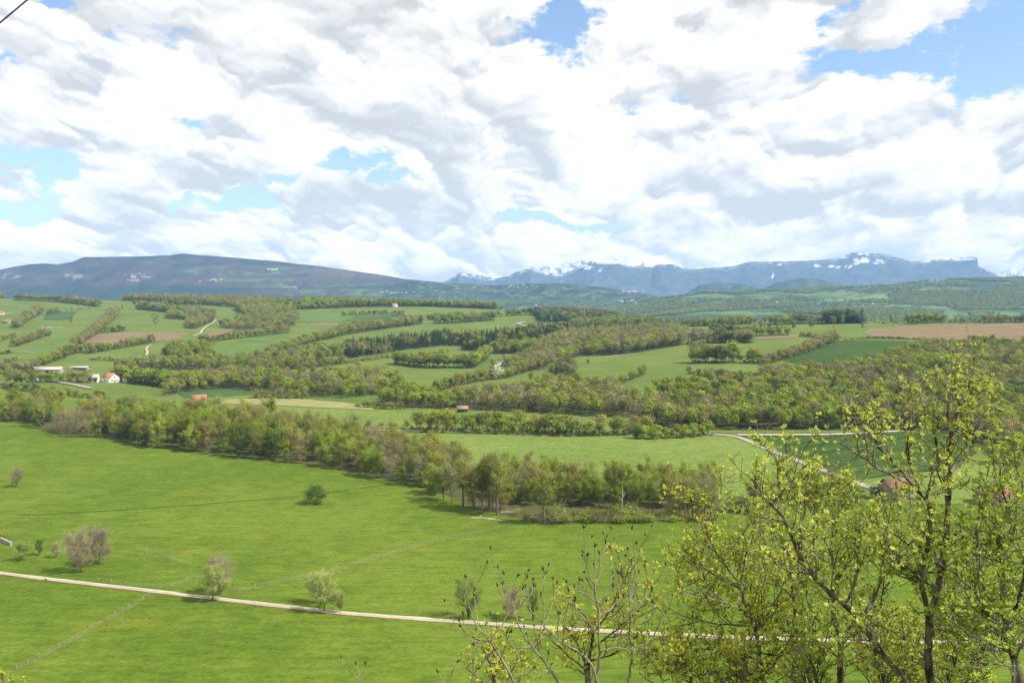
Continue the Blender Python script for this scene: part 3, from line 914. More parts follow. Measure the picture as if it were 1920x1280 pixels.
def slivers(C, D, ln, w, rng):
    """thin twigs"""
    n = len(C)
    D = D / (np.linalg.norm(D, axis=1)[:, None] + 1e-9)
    A = np.cross(D, rng.normal(0, 1, (n, 3)))
    A /= np.linalg.norm(A, axis=1)[:, None] + 1e-9
    L = (np.asarray(ln) * rng.uniform(0.6, 1.4, n))[:, None]
    W = (np.asarray(w) * rng.uniform(0.7, 1.3, n))[:, None]
    V = np.stack([C - A * W, C + A * W, C + D * L + A * W * .4, C + D * L - A * W * .4], 1)
    return V.reshape(-1, 3), np.arange(n * 4).reshape(n, 4)


def curve(p0, d, L, rng, n=5, wob=0.12, up=0.25):
    P = [np.array(p0, float)]
    d = np.array(d, float)
    d /= np.linalg.norm(d)
    for i in range(n):
        d = d + rng.normal(0, wob, 3) + np.array([0, 0, up / n])
        d /= np.linalg.norm(d)
        P.append(P[-1] + d * L / n)
    return np.array(P)


def crown_shape(tz, kind):
    if kind == 'round':
        return math.sqrt(max(0.03, 1 - (2 * tz - 0.9) ** 2 / 1.35))
    if kind == 'tall':
        return 0.75 * math.sqrt(max(0.05, 1 - (2 * tz - 0.95) ** 2))
    if kind == 'spread':
        return math.sqrt(max(0.06, 1 - (1.7 * tz - 0.95) ** 2))
    return 0.8


def tree_skeleton(rng, H, W, clear, shape, nl=11, ns=5):
    """trunk, limbs and branches"""
    lines, tips = [], []
    r0 = 0.021 * H
    tr = curve((0, 0, 0), (rng.normal(0, .05), rng.normal(0, .05), 1), H * 0.88, rng, 8, 0.05, 0.1)
    tt = np.linspace(0, 1, len(tr))
    lines.append((tr, r0 * (1.15 - tt) ** 0.9 + 0.01))
    az = rng.uniform(0, 6.28)
    for i in range(nl):
        f = clear + (0.95 - clear) * (i + rng.uniform(0, .8)) / nl
        k = min(f, 0.999) * (len(tr) - 1)
        p = tr[int(k)] + (tr[min(int(k) + 1, len(tr) - 1)] - tr[int(k)]) * (k - int(k))
        az += 2.4 + rng.normal(0, .4)
        tz = (f - clear) / (1 - clear)
        reach = 0.62 * W * crown_shape(tz, shape) * rng.uniform(.8, 1.1)
        elv = 0.35 + 0.75 * tz + rng.normal(0, .12)
        d = (math.cos(az) * math.cos(elv), math.sin(az) * math.cos(elv), math.sin(elv))
        L = max(0.8, reach / max(0.35, math.cos(elv)))
        L = min(L, 0.66 * W + 0.1 * H)
        lb = curve(p, d, L, rng, 6, 0.13, 0.35)
        rr = r0 * 0.45 * (1.1 - 0.6 * f)
        lines.append((lb, np.linspace(rr, rr * 0.25, len(lb))))
        tips.append((lb[-1], lb[-1] - lb[-2], L * .5))
        for j in range(ns):
            q = rng.uniform(.3, .98) * (len(lb) - 1)
            b = lb[int(q)] + (lb[min(int(q) + 1, len(lb) - 1)] - lb[int(q)]) * (q - int(q))
            dd = (lb[-1] - lb[0]) / np.linalg.norm(lb[-1] - lb[0]) + rng.normal(0, .65, 3) + np.array([0, 0, .25])
            sl = L * rng.uniform(.28, .5)
            sb = curve(b, dd, sl, rng, 4, 0.18, 0.3)
            lines.append((sb, np.linspace(rr * .35, rr * .12, len(sb))))
            tips.append((sb[-1], sb[-1] - sb[-2], sl))
            tips.append((sb[2], sb[-1] - sb[-2], sl))
    return lines, tips, tr


def make_tree(seed, H, W, clear, shape, leaf, n_leaf, leaf_size, n_twig=0, spread=0.055, nl=11, ns=5, twig='twig', ivy=0, bark='bark'):
    """returns (trunk mesh, crown mesh); the foot is the origin"""
    rng = np.random.default_rng(seed)
    lines, tips, tr = tree_skeleton(rng, H, W, clear, shape, nl, ns)
    V, F = tubes(lines, 5)
    trunk = mesh_np('trunk', V, F, [M[bark]], smooth=True)
    ctr = np.array([0, 0, H * (clear + 1) * .52])
    Vs, Fs, mi, mats, b = [], [], [], [], 0
    TP = np.array([t[0] for t in tips])
    TD = np.array([t[1] for t in tips])
    TD /= np.linalg.norm(TD, axis=1)[:, None]
    if n_leaf:
        wts = rng.uniform(.25, 1.6, len(TP))
        k = rng.choice(len(TP), n_leaf, p=wts / wts.sum())
        C = TP[k] + np.clip(rng.normal(0, spread * H, (n_leaf, 3)), -2.2 * spread * H, 2.2 * spread * H) * np.array([1, 1, .8])
        C[:, 2] = np.maximum(C[:, 2], 0.06 * H)
        Nn = (C - TP[k]) / (spread * H) * .6 + (C - ctr) / (0.5 * W) * .5 + np.array([0, 0, .35])
        v, f = leaf_quads(C, Nn, leaf_size, rng)
        Vs.append(v)
        Fs.append(f)
        mi += [0] * len(f)
        mats.append(M[leaf])
        b += len(v)
    if n_twig:
        k = rng.integers(0, len(TP), n_twig)
        C = TP[k] + rng.normal(0, spread * H * .7, (n_twig, 3))
        D = TD[k] + rng.normal(0, .55, (n_twig, 3)) + np.array([0, 0, .35])
        v, f = slivers(C, D, 0.075 * H, 0.0016 * H + 0.008, rng)
        Vs.append(v)
        Fs.append(f + b)
        mi += [len(mats)] * len(f)
        mats.append(M[twig])
        b += len(v)
    if ivy:
        h = rng.uniform(0.05, .55, ivy) * H
        a = rng.uniform(0, 6.28, ivy)
        rad = 0.035 * H + rng.uniform(0, .03 * H, ivy)
        C = np.stack([np.cos(a) * rad, np.sin(a) * rad, h], -1)
        C[:, :2] += np.stack([np.interp(h, tr[:, 2], tr[:, 0]), np.interp(h, tr[:, 2], tr[:, 1])], -1)
        v, f = leaf_quads(C, np.stack([np.cos(a), np.sin(a), a * 0 + .2], -1), leaf_size, rng)
        Vs.append(v)
        Fs.append(f + b)
        mi += [len(mats)] * len(f)
        mats.append(M['deep'])
    crown = mesh_np('crown', np.vstack(Vs), np.vstack(Fs), mats, mi)
    return trunk, crown


def make_spruce(seed, H, W, n=2600, size=0.3):
    rng = np.random.default_rng(seed)
    P = np.array([[0, 0, 0], [0, 0, H * .5], [0, 0, H * .98]])
    V, F = tubes([(P, [H * .014, H * .009, 0.01])], 5)
    trunk = mesh_np('trunk', V, F, [M['bark']])
    tiers = 16
    t = rng.integers(0, tiers, n) / tiers
    z = H * (0.08 + 0.92 * t)
    rr = 0.5 * W * (1 - t) ** 0.85 + 0.03
    a = rng.integers(0, 9, n) / 9 * 6.283 + t * 40 + rng.normal(0, .16, n)
    u = rng.uniform(0.1, 1, n) ** .6
    C = np.stack([np.cos(a) * rr * u, np.sin(a) * rr * u, z - rr * u * .32 + rng.normal(0, .012 * H, n)], -1)
    v, f = leaf_quads(C, np.stack([np.cos(a) * .5, np.sin(a) * .5, a * 0 + .8], -1), size * (0.5 + .8 * (1 - t)), rng, .55)
    return trunk, mesh_np('crown', v, f, [M['needle']])


def make_bush(seed, H, W, leaf, n, size, n_twig=0):
    rng = np.random.default_rng(seed)
    st = [(curve((rng.normal(0, .1 * W), rng.normal(0, .1 * W), 0), (rng.normal(0, .5), rng.normal(0, .5), 1), H * .8, rng, 4, .15, .1), np.linspace(.05, .015, 5)) for _ in range(7)]
    V, F = tubes(st, 4)
    stem = mesh_np('stem', V, F, [M['bark']])
    lob = np.array([s[0][-1] for s in st] + [s[0][2] for s in st])
    k = rng.integers(0, len(lob), n)
    C = lob[k] + rng.normal(0, 1, (n, 3)) * np.array([W * .17, W * .17, H * .17])
    C[:, 2] = np.abs(C[:, 2])
    v, f = leaf_quads(C, C - np.array([0, 0, H * .4]), size, rng)
    mats, mi = [M[leaf]], [0] * len(f)
    if n_twig:
        k = rng.integers(0, len(lob), n_twig)
        v2, f2 = slivers(lob[k] + rng.normal(0, .12 * H, (n_twig, 3)), rng.normal(0, .5, (n_twig, 3)) + np.array([0, 0, 1]), .3 * H, .015, rng)
        f = np.vstack([f, f2 + len(v)])
        v = np.vstack([v, v2])
        mats.append(M['twig'])
        mi += [1] * n_twig
    return stem, mesh_np('crown', v, f, mats, mi)


# models, each about 15 m tall unless said
KIND = {}
for _i in range(3):
    KIND.setdefault('fresh', []).append(make_tree(10 + _i, 15, 9.5, .22, 'round', 'fresh', 5600, .50, 200, .062))
    KIND.setdefault('olive', []).append(make_tree(20 + _i, 15, 9.0, .25, 'round', 'olive', 3800, .44, 600, .065))
    KIND.setdefault('twig', []).append(make_tree(30 + _i, 15, 9.0, .25, 'spread', 'twig', 1500, .30, 2200, .06, 12, 6))
    KIND.setdefault('bronze', []).append(make_tree(40 + _i, 15, 8.0, .25, 'tall', 'bronze', 2400, .40, 1200, .055, 12, 6, 'bronze'))
for _i in range(2):
    KIND.setdefault('bright', []).append(make_tree(50 + _i, 15, 9.5, .15, 'round', 'bright', 5600, .50, 100, .055))
    KIND.setdefault('deep', []).append(make_tree(60 + _i, 15, 9.5, .18, 'round', 'deep', 5600, .50, 100, .055))
    KIND.setdefault('pole', []).append(make_tree(70 + _i, 18, 5.5, .42, 'tall', 'olive', 2600, .38, 700, .045, 14, 4))
    KIND.setdefault('ivy', []).append(make_tree(80 + _i, 15, 8, .35, 'spread', 'olive', 700, .28, 1500, .055, 11, 6, 'twig', 900))
KIND['spruce'] = [make_spruce(90, 16, 5.5), make_spruce(91, 16, 4.6)]
KIND['bush'] = [make_bush(95, 3.0, 4.2, 'shrub', 700, .30, 120), make_bush(96, 2.6, 3.6, 'fresh', 700, .28, 60), make_bush(97, 3.2, 3.8, 'olive', 420, .28, 300)]
KIND['bare'] = [make_tree(100, 11, 10, .2, 'spread', None, 0, 0, 11000, .062, 15, 9, 'bare_twig'), make_tree(101, 11, 9, .22, 'round', None, 0, 0, 11000, .062, 15, 9, 'bare_twig')]
KIND['pale'] = [make_tree(103, 9.5, 8.0, .24, 'round', 'pale', 6500, .34, 200, .065, 14, 7), make_tree(104, 9.5, 7.5, .3, 'spread', 'pale', 6000, .34, 200, .065, 14, 7)]
KIND['orchard'] = [make_tree(110, 9, 8.0, .38, 'round', 'deep', 4200, .30, 500, .075, 13, 6, 'twig', 1400)]
KIND['dense'] = [make_tree(106, 8, 9, .16, 'round', 'deep', 7500, .34, 150, .12, 14, 6)]
KIND['blossom'] = [make_tree(108, 12, 13, .1, 'round', 'blossom', 3500, .40, 100, .065)]

LOOK = {'fresh': ('leafy_tree', 'fresh green'), 'olive': ('budding_tree', 'olive budding'), 'twig': ('bare_tree', 'bare grey'), 'bronze': ('budding_tree', 'bronze budding'),
        'bright': ('leafy_tree', 'bright yellow-green'), 'deep': ('leafy_tree', 'deep green'), 'pole': ('slender_tree', 'slender long-trunked'), 'ivy': ('ivy_clad_tree', 'ivy-trunked'),
        'spruce': ('spruce_tree', 'dark spiky'), 'bush': ('bush', 'low scrubby'), 'bare': ('bare_tree', 'leafless brown'), 'pale': ('leafy_tree', 'pale green'),
        'orchard': ('ivy_clad_tree', 'dark ivy-clad'), 'dense': ('leafy_tree', 'dense round dark green'), 'blossom': ('blossoming_tree', 'white blossoming')}


def plant(kind, pos, h, rng, label, group=None, cat='tree', wide=1.0, var=None):
    """one plant as a thing of its own: an Empty at its foot, trunk and crown under it"""
    ms = KIND[kind]
    tm, cm = ms[rng.integers(0, len(ms)) if var is None else var]
    if not hasattr(plant, 'hs'):
        plant.hs = {}
    if cm.name not in plant.hs:
        z = np.empty(len(cm.vertices) * 3, np.float32)
        cm.vertices.foreach_get('co', z)
        plant.hs[cm.name] = float(np.percentile(z[2::3], 99.5))
    s = h / plant.hs[cm.name]
    r = empty(LOOK[kind][0], (pos[0], pos[1], pos[2] - 0.08), rng.uniform(0, 6.28), (s * wide, s * wide, s))
    tag(r, label, cat, group)
    link('stem' if kind == 'bush' else 'trunk', tm, r)
    link('crown', cm, r)
    return r


# ------------------------------------------------------------------ far plants: simple models scattered over woods and hedges
def low_tree(seed, H, W, clear, leaf, n, size, n_tw=0, twig='twig', lobes=9):
    rng = np.random.default_rng(seed)
    L = rng.normal(0, 1, (lobes, 3))
    L /= np.linalg.norm(L, axis=1)[:, None]
    hz = H * (1 - clear)
    c = np.array([0, 0, H * clear + hz * .5])
    L = c + L * np.array([W * .28, W * .28, hz * .30]) * rng.uniform(.5, 1, (lobes, 1))
    k = rng.integers(0, lobes, n)
    d = rng.normal(0, 1, (n, 3))
    d /= np.linalg.norm(d, axis=1)[:, None]
    d[:, 2] = np.abs(d[:, 2]) * np.where(rng.uniform(0, 1, n) < .75, 1, -1)
    C = L[k] + d * np.array([W * .24, W * .24, hz * .22]) * rng.uniform(.55, 1.08, (n, 1))
    v, f = leaf_quads(C, d + np.array([0, 0, .2]), size, rng, .75, .35)
    mats, mi = [M[leaf]], [0] * n
    if n_tw:
        k = rng.integers(0, lobes, n_tw)
        C = L[k] + rng.normal(0, .16 * W, (n_tw, 3))
        v2, f2 = slivers(C, rng.normal(0, .5, (n_tw, 3)) + np.array([0, 0, .8]), .13 * H, .006 * H, rng)
        f = np.vstack([f, f2 + len(v)])
        v = np.vstack([v, v2])
        mats.append(M[twig])
        mi += [1] * n_tw
    tv, tf = tubes([(np.array([[0, 0, 0], [0, 0, H * .35], [0, 0, H * .75]]), [H * .018, H * .014, H * .005])] +
                   [(np.array([[0, 0, H * .3], l * .5 + np.array([0, 0, H * .25]), l]), [H * .008, H * .006, H * .003]) for l in L[:5]], 4)
    f = np.vstack([f, tf + len(v)])
    v = np.vstack([v, tv])
    mats.append(M['bark'])
    mi += [len(mats) - 1] * len(tf)
    return mesh_np('tree_model', v, f, mats, mi)


def low_spruce(seed, H, W):
    t, c = make_spruce(seed, H, W, 420, .75)
    return c


def build_models(tagname, dens):
    col = bpy.data.collections.new(tagname)
    specs = [('fresh', 12, 9.5, .12, int(620 * dens), .75 / dens ** .5, 0), ('fresh', 12, 8.5, .18, int(560 * dens), .75 / dens ** .5, 40),
             ('olive', 12, 9, .16, int(640 * dens), .66 / dens ** .5, int(60 * dens)), ('olive', 12, 8.5, .2, int(560 * dens), .66 / dens ** .5, int(90 * dens)),
             ('bronze', 12, 8, .2, int(430 * dens), .60 / dens ** .5, int(160 * dens)), ('twig', 12, 8.5, .2, int(380 * dens), .5 / dens ** .5, int(300 * dens)),
             ('bright', 12, 9, .12, int(620 * dens), .75 / dens ** .5, 0), ('deep', 12, 9, .12, int(620 * dens), .75 / dens ** .5, 0), ('spruce',)]
    for i, s in enumerate(specs):
        me = low_spruce(210, 14, 5.2) if s[0] == 'spruce' else low_tree(200 + i, s[1], s[2], s[3], s[0], s[4], s[5], s[6])
        o = bpy.data.objects.new('model_%02d' % i, me)
        col.objects.link(o)
    return col


# indices into the models
IX = {'fresh': [0, 1], 'olive': [2, 3], 'bronze': [4], 'twig': [5], 'bright': [6], 'deep': [7], 'spruce': [8]}


def scatter(name, label, P, S, K, col, rng):
    """one object whose points carry copies of the simple models"""
    n = len(P)
    me = bpy.data.meshes.new(name)
    me.vertices.add(n)
    me.vertices.foreach_set('co', np.asarray(P, np.float32).ravel())
    a = me.attributes.new('pick', 'INT', 'POINT')
    a.data.foreach_set('value', np.asarray(K, np.int32))
    a = me.attributes.new('size', 'FLOAT_VECTOR', 'POINT')
    a.data.foreach_set('vector', np.asarray(S, np.float32).ravel())
    a = me.attributes.new('turn', 'FLOAT_VECTOR', 'POINT')
    tu = np.zeros((n, 3), np.float32)
    tu[:, 2] = rng.uniform(0, 6.28, n)
    a.data.foreach_set('vector', tu.ravel())
    o = link(name, me)
    tag(o, label, None, None, 'stuff')
    g = bpy.data.node_groups.new(name, 'GeometryNodeTree')
    g.interface.new_socket('Geometry', in_out='INPUT', socket_type='NodeSocketGeometry')
    g.interface.new_socket('Geometry', in_out='OUTPUT', socket_type='NodeSocketGeometry')
    gi, go = g.nodes.new('NodeGroupInput'), g.nodes.new('NodeGroupOutput')
    ci = g.nodes.new('GeometryNodeCollectionInfo')
    ci.inputs['Collection'].default_value = col
    ci.inputs['Separate Children'].default_value = True
    ci.inputs['Reset Children'].default_value = True
    ip = g.nodes.new('GeometryNodeInstanceOnPoints')
    ip.inputs['Pick Instance'].default_value = True

    def attr(nm, ty):
        q = g.nodes.new('GeometryNodeInputNamedAttribute')
        q.data_type = ty
        q.inputs['Name'].default_value = nm
        return q.outputs['Attribute']
    g.links.new(gi.outputs[0], ip.inputs['Points'])
    g.links.new(ci.outputs[0], ip.inputs['Instance'])
    g.links.new(attr('pick', 'INT'), ip.inputs['Instance Index'])
    g.links.new(attr('turn', 'FLOAT_VECTOR'), ip.inputs['Rotation'])
    g.links.new(attr('size', 'FLOAT_VECTOR'), ip.inputs['Scale'])
    g.links.new(ip.outputs[0], go.inputs[0])
    md = o.modifiers.new('copies', 'NODES')
    md.node_group = g
    return o


class Far:
    """gathers the far trees of one woodland object"""
    def __init__(self):
        self.P, self.S, self.K = [], [], []

    def add(self, x, y, h, kind, rng, wide=1.0):
        ix = IX[kind]
        self.P.append((x, y, float(ground(x, y)) - 0.1))
        s = h / (14.0 if kind == 'spruce' else 12.0)
        w = s * wide * rng.uniform(.85, 1.2)
        self.S.append((w, w, s))
        self.K.append(ix[rng.integers(0, len(ix))])


def pick(mix, rng):
    ks = list(mix)
    w = np.array([mix[k] for k in ks], float)
    return ks[rng.choice(len(ks), p=w / w.sum())]


def inside(poly, x, y):
    r = False
    j = len(poly) - 1
    for i in range(len(poly)):
        (xi, yi), (xj, yj) = poly[i], poly[j]
        if (yi > y) != (yj > y) and x < (xj - xi) * (y - yi) / (yj - yi) + xi:
            r = not r
        j = i
    return r


def area_points(poly_px, spacing, rng, jitter=.45):
    W = to_ground(poly_px)[:, :2]
    pl = [tuple(p) for p in W]
    x0, y0 = W.min(0)
    x1, y1 = W.max(0)
    out = []
    yy = y0
    row = 0
    while yy < y1:
        xx = x0 + (row % 2) * spacing * .5
        while xx < x1:
            px, py = xx + rng.normal(0, jitter * spacing * .6), yy + rng.normal(0, jitter * spacing * .6)
            if inside(pl, px, py):
                out.append((px, py))
            xx += spacing
        yy += spacing * .87
        row += 1
    return out


def line_points(pts_px, spacing, width, rng):
    W = to_ground(pts_px)[:, :2]
    seg = np.hypot(*np.diff(W, axis=0).T)
    s = np.concatenate([[0], np.cumsum(seg)])
    rows = max(1, int(round(width / (spacing * 1.3))))
    out = []
    for r in range(rows):
        t = rng.uniform(0, spacing)
        while t < s[-1]:
            x, y = np.interp(t, s, W[:, 0]), np.interp(t, s, W[:, 1])
            o = ((r + .5) / rows - .5) * width if rows > 1 else 0
            a = rng.uniform(-1, 1) * spacing * .35
            # rows stack away from the viewer
            out.append((x + rng.normal(0, spacing * .25), y + o + a))
            t += spacing * rng.uniform(.65, 1.35)
    return out


# ------------------------------------------------------------------ the wooded belt along the meadow: every tree a thing
RB = np.random.default_rng(42)


def section(x):
    for lim, s in ((70, 'by the far left field corner'), (185, 'by the pink bare thicket'), (255, 'below the white farmhouses'), (330, 'near the orange-roofed farm'), (420, 'below the orange-roofed farm'),
                   (500, 'below the tan field'), (560, 'before the pale field'), (625, 'behind the lone round tree'), (690, 'below the pale track'), (760, 'past the lone round tree'),
                   (815, 'by the large bright crown'), (870, 'where the belt narrows'), (950, 'by the fallen logs'), (1010, 'by the broken stump'), (1080, 'by the lone slender trunk'), (1150, 'behind the long bramble bank'),
                   (1210, 'by the tall dead trunk'), (1270, 'by the leaning white trunk'), (1345, 'at the blunt end of the belt'), (3000, 'near the dark round bush')):
        if x < lim:
            return s


SIZES = ('tall', 'middling', 'short')
seen = {}


def belt_label(kind, h, hm, x, depth_pos):
    sz = 'tall' if h > 1.08 * hm else 'short' if h < .9 * hm else 'middling'
    return '%s %s %s %s %s' % (sz, LOOK[kind][1], 'bush' if kind == 'bush' else 'tree', depth_pos, section(x))


def project(x, y, z):
    # picture coordinates of a world point
    d = np.array([x, y, z - EYE])
    f = np.array([0, CP, -SP])
    u = np.array([0, SP, CP])
    w = d @ f
    return 960 + FPX * d[0] / w, 640 - FPX * (d @ u) / w


belt_count = 0


def belt(front, back, spacing, hm, mix, front_mix, group):
    """trees between a front line and a back line (picture points of their feet)"""
    global belt_count
    Fw = to_ground(front)[:, :2]
    Bw = to_ground(back)[:, :2]
    sF = np.concatenate([[0], np.cumsum(np.hypot(*np.diff(Fw, axis=0).T))])
    sB = np.concatenate([[0], np.cumsum(np.hypot(*np.diff(Bw, axis=0).T))])
    n = int(sF[-1] / spacing)
    for i in range(n):
        u = (i + .5) / n
        f = np.array([np.interp(u * sF[-1], sF, Fw[:, k]) for k in (0, 1)])
        b = np.array([np.interp(u * sB[-1], sB, Bw[:, k]) for k in (0, 1)])
        dist = np.hypot(*(b - f))
        rows = max(1, int(round(dist / (spacing * 1.15))) + 1)
        for r in range(rows):
            v = r / max(1, rows - 1)
            p = f + (b - f) * v + RB.normal(0, spacing * .22, 2)
            z = float(ground(*p))
            kd = pick(front_mix if r == 0 else mix, RB)
            h = .94 * hm * RB.uniform(.72, 1.22) * (0.8 if r == 0 else 1.0)
            X, _ = project(p[0], p[1], z)
            pos = 'on the meadow edge' if r == 0 else 'at the belt back' if v > .8 else 'inside the belt'
            plant(kd, (p[0], p[1], z), h, RB, belt_label(kd, h, hm, X, pos), group)
            belt_count += 1


MIXA = {'fresh': 4.0, 'olive': 3.0, 'twig': 1.0, 'bronze': 1.1, 'bright': 1.0, 'deep': .5}
MIXF = {'fresh': 3.5, 'olive': 2.5, 'bright': 1.4, 'deep': .8, 'twig': .6}
belt([(-60, 786), (0, 789), (58, 793), (85, 805)], [(-60, 766), (0, 770), (60, 774), (120, 780)], 9.5, 15.5, MIXA, MIXF, 'trees of the belt above the meadow')
belt([(92, 812), (120, 819), (150, 820), (172, 820)], [(140, 796), (155, 798), (170, 800), (185, 802)], 7.0, 11.5, {'twig': 5, 'bronze': 1}, {'twig': 5, 'bronze': 1}, 'trees of the belt above the meadow')
belt([(176, 818), (215, 822), (262, 835), (330, 844), (400, 852), (480, 860), (560, 868)], [(140, 784), (215, 787), (280, 791), (340, 795), (405, 800), (490, 808), (565, 815)], 9.2, 16.0, MIXA, MIXF, 'trees of the belt above the meadow')
belt([(562, 868), (600, 873), (640, 880), (720, 899), (790, 914), (845, 930)], [(575, 818), (620, 826), (680, 836), (745, 850), (820, 866), (865, 884)], 7.6, 14.5,
     {'olive': 4, 'twig': 2.6, 'bronze': 1.6, 'fresh': 1.6}, {'fresh': 3, 'olive': 3, 'bronze': 1, 'bright': 1.2, 'twig': 1}, 'trees of the belt above the meadow')
belt([(955, 945), (1030, 948), (1110, 950), (1200, 952), (1290, 955), (1335, 960)], [(900, 915), (1000, 918), (1100, 920), (1200, 922), (1300, 926), (1350, 930)], 5.4, 13.2,
     {'olive': 3.2, 'fresh': 2.6, 'twig': 1.6, 'bronze': 1.6, 'bright': 1.2}, {'bright': 1.6, 'fresh': 3.0, 'olive': 2, 'twig': 1.6, 'bronze': 1}, 'trees of the belt above the meadow')


def one(kind, x, y, hpx, label, group=None, wide=1.0, var=None, cat='tree', w=None):
    p = to_ground([(x, y)])[0]
    h = hpx * p[1] / FPX
    return plant(kind, p, h, RB, label, group, cat, wide, var)


# tall thin-trunked trees where the belt thins out
for (x, y, h, k) in ((868, 952, 98, 'pole'), (904, 960, 108, 'pole'), (917, 958, 112, 'pole'), (925, 956, 104, 'pole'), (932, 966, 106, 'pole'), (890, 957, 90, 'bronze'), (940, 958, 90, 'olive'),
                     (848, 945, 86, 'twig'), (832, 938, 80, 'fresh')):
    one(k, x, y, h, '%s tree, %s' % (LOOK[k][1], {868: 'first at the bend of the belt', 904: 'second at the bend of the belt', 917: 'tallest in the bend group', 925: 'between the tallest and the logs',
        932: 'nearest the fallen logs', 890: 'behind the bend group', 940: 'right behind the fallen logs', 848: 'before the bend group', 832: 'beside the large bright crown'}[x]), 'slender trees at the bend of the belt')
one('bright', 815, 928, 62, 'large bright yellow-green round tree on the meadow edge of the belt', None, 1.15)
one('bright', 790, 914, 34, 'small bright yellow-green tree left of the large bright crown', None)
one('pole', 1020, 983, 106, 'lone slender tree with long bare trunk standing before the belt', None, 1.15, 1)
for (x, y, h, k, l) in ((1292, 970, 88, 'ivy', 'ivy-clad tree with two dark trunks near the belt end'), (1317, 972, 92, 'ivy', 'tall ivy-clad tree at the blunt belt end, wide willowy crown'),
                        (1334, 970, 84, 'ivy', 'ivy-clad dark tree last at the right end of the belt'), (1270, 968, 80, 'bronze', 'bronze tree beside the leaning white trunk'),
                        (1410, 962, 78, 'pole', 'slender tree rising from the dark bushes by the foreground branches')):
    one(k, x, y, h, l)
# bramble bank and bushes before the belt
for i, x in enumerate(np.linspace(1035, 1330, 17)):
    for r, y in enumerate((979 - 4 * max(0, (x - 1180) / 150), 968)):
        k = ('third' if False else '')
        one('bush', x + RB.normal(0, 4), y + RB.normal(0, 1.2), RB.uniform(15, 27), 'scrubby green bush in the bramble bank before the belt, %s' % ('front row' if r == 0 else 'back row'),
            'bushes of the bramble bank', 1.35, cat='bush')
for (x, y, h, l) in ((1375, 958, 34, 'dark round bush right of the belt end'), (1400, 960, 30, 'scrubby bush beside the slender tree by the branches'), (1425, 957, 36, 'tall scrubby bush behind the foreground branches'),
                     (985, 976, 22, 'bush beside the broken stump'), (1003, 978, 14, 'small bush at the foot of the slender lone tree'), (968, 965, 16, 'bush behind the broken stump')):
    one('bush', x, y, h, l, None, 1.2, cat='bush')
for i, (x, y, h, k) in enumerate(((1490, 925, 42, 'olive'), (1510, 922, 48, 'twig'), (1530, 925, 52, 'olive'), (1552, 924, 50, 'bronze'), (1572, 926, 46, 'olive'), (1592, 928, 42, 'fresh'), (1475, 932, 40, 'twig'))):
    one(k, x, y, h, '%s tree in the roadside copse, %s' % (LOOK[k][1], ('behind the crooked limb', 'on the meadow side', 'tallest in the middle', 'by the road verge', 'under the road bend', 'next to the house', 'at its far left')[i]), 'trees of the roadside copse')
for i, (x, y, h, k) in enumerate(((1445, 952, 52, 'fresh'), (1462, 950, 60, 'olive'), (1484, 946, 56, 'fresh'), (1505, 944, 50, 'bronze'), (1528, 942, 54, 'fresh'), (1550, 940, 48, 'olive'), (1575, 938, 44, 'fresh'))):
    one(k, x, y, h, '%s tree continuing the belt behind the foreground branches, %s' % (LOOK[k][1], ('first after the gap', 'tallest', 'third in line', 'next to the tallest bronze', 'mid row', 'below the road bend', 'last before the house')[i]), 'trees continuing the belt')
one('deep', 1608, 940, 34, 'dark evergreen-looking round tree left of the red-roofed house', None, 1.2)
one('deep', 1640, 934, 24, 'dark shrub-like tree against the red-roofed house wall', None, 1.2)

# ------------------------------------------------------------------ lone trees of the meadow
for a in (('bare', 30, 913, 39, 'leafless grey tree standing alone on the upper meadow', 1.0, 0),
          ('dense', 593, 944, 40, 'dense round dark tree standing alone mid-meadow', 1.5, 0),
          ('pale', 42, 1051, 40, 'small pale green tree beside the stone wall', 1.0, 1),
          ('deep', 74, 1041, 32, 'small narrow dark green tree next to the pale one', .75, 0),
          ('bare', 106, 1046, 32, 'small leafless tree left of the two big bare ones', .7, 1),
          ('bare', 151, 1073, 88, 'big leafless brown tree with thick forked trunk above the track', .98, 0),
          ('bare', 187, 1059, 76, 'second big leafless tree, slightly behind the forked one', 1.0, 1),
          ('pale', 398, 1126, 74, 'pale green leafy tree right at the track edge', .95, 0),
          ('bare', 411, 1114, 78, 'leafless tree showing behind the pale trackside tree', .95, 1),
          ('pale', 607, 1146, 78, 'pale green leaning tree casting shade on the track', .95, 0),
          ('pale', 594, 1131, 66, 'pale green tree half hidden behind the leaning one', .9, 1),
          ('pale', 638, 1148, 44, 'small thin pale tree right of the leaning one', .6, 1),
          ('orchard', 880, 1159, 80, 'dark ivy-trunked tree casting a long shadow beside the track', 1.05, 0),
          ('bare', 958, 1160, 62, 'small brown bare tree behind the budded twigs', .9, 1),
          ('orchard', 1000, 1163, 66, 'narrow ivy-swathed tree behind the budded twigs', .6, 0),
          ('bush', 86, 1089, 7, 'tiny red-brown bush on the track edge', 1.0, 2)):
    one(a[0], a[1], a[2], a[3], a[4], None, a[5], a[6], 'bush' if a[0] == 'bush' else 'tree')
one('bush', 0, 1010, 22, 'green bush cut by the picture edge above the stone wall', None, 1.0, 1, 'bush')

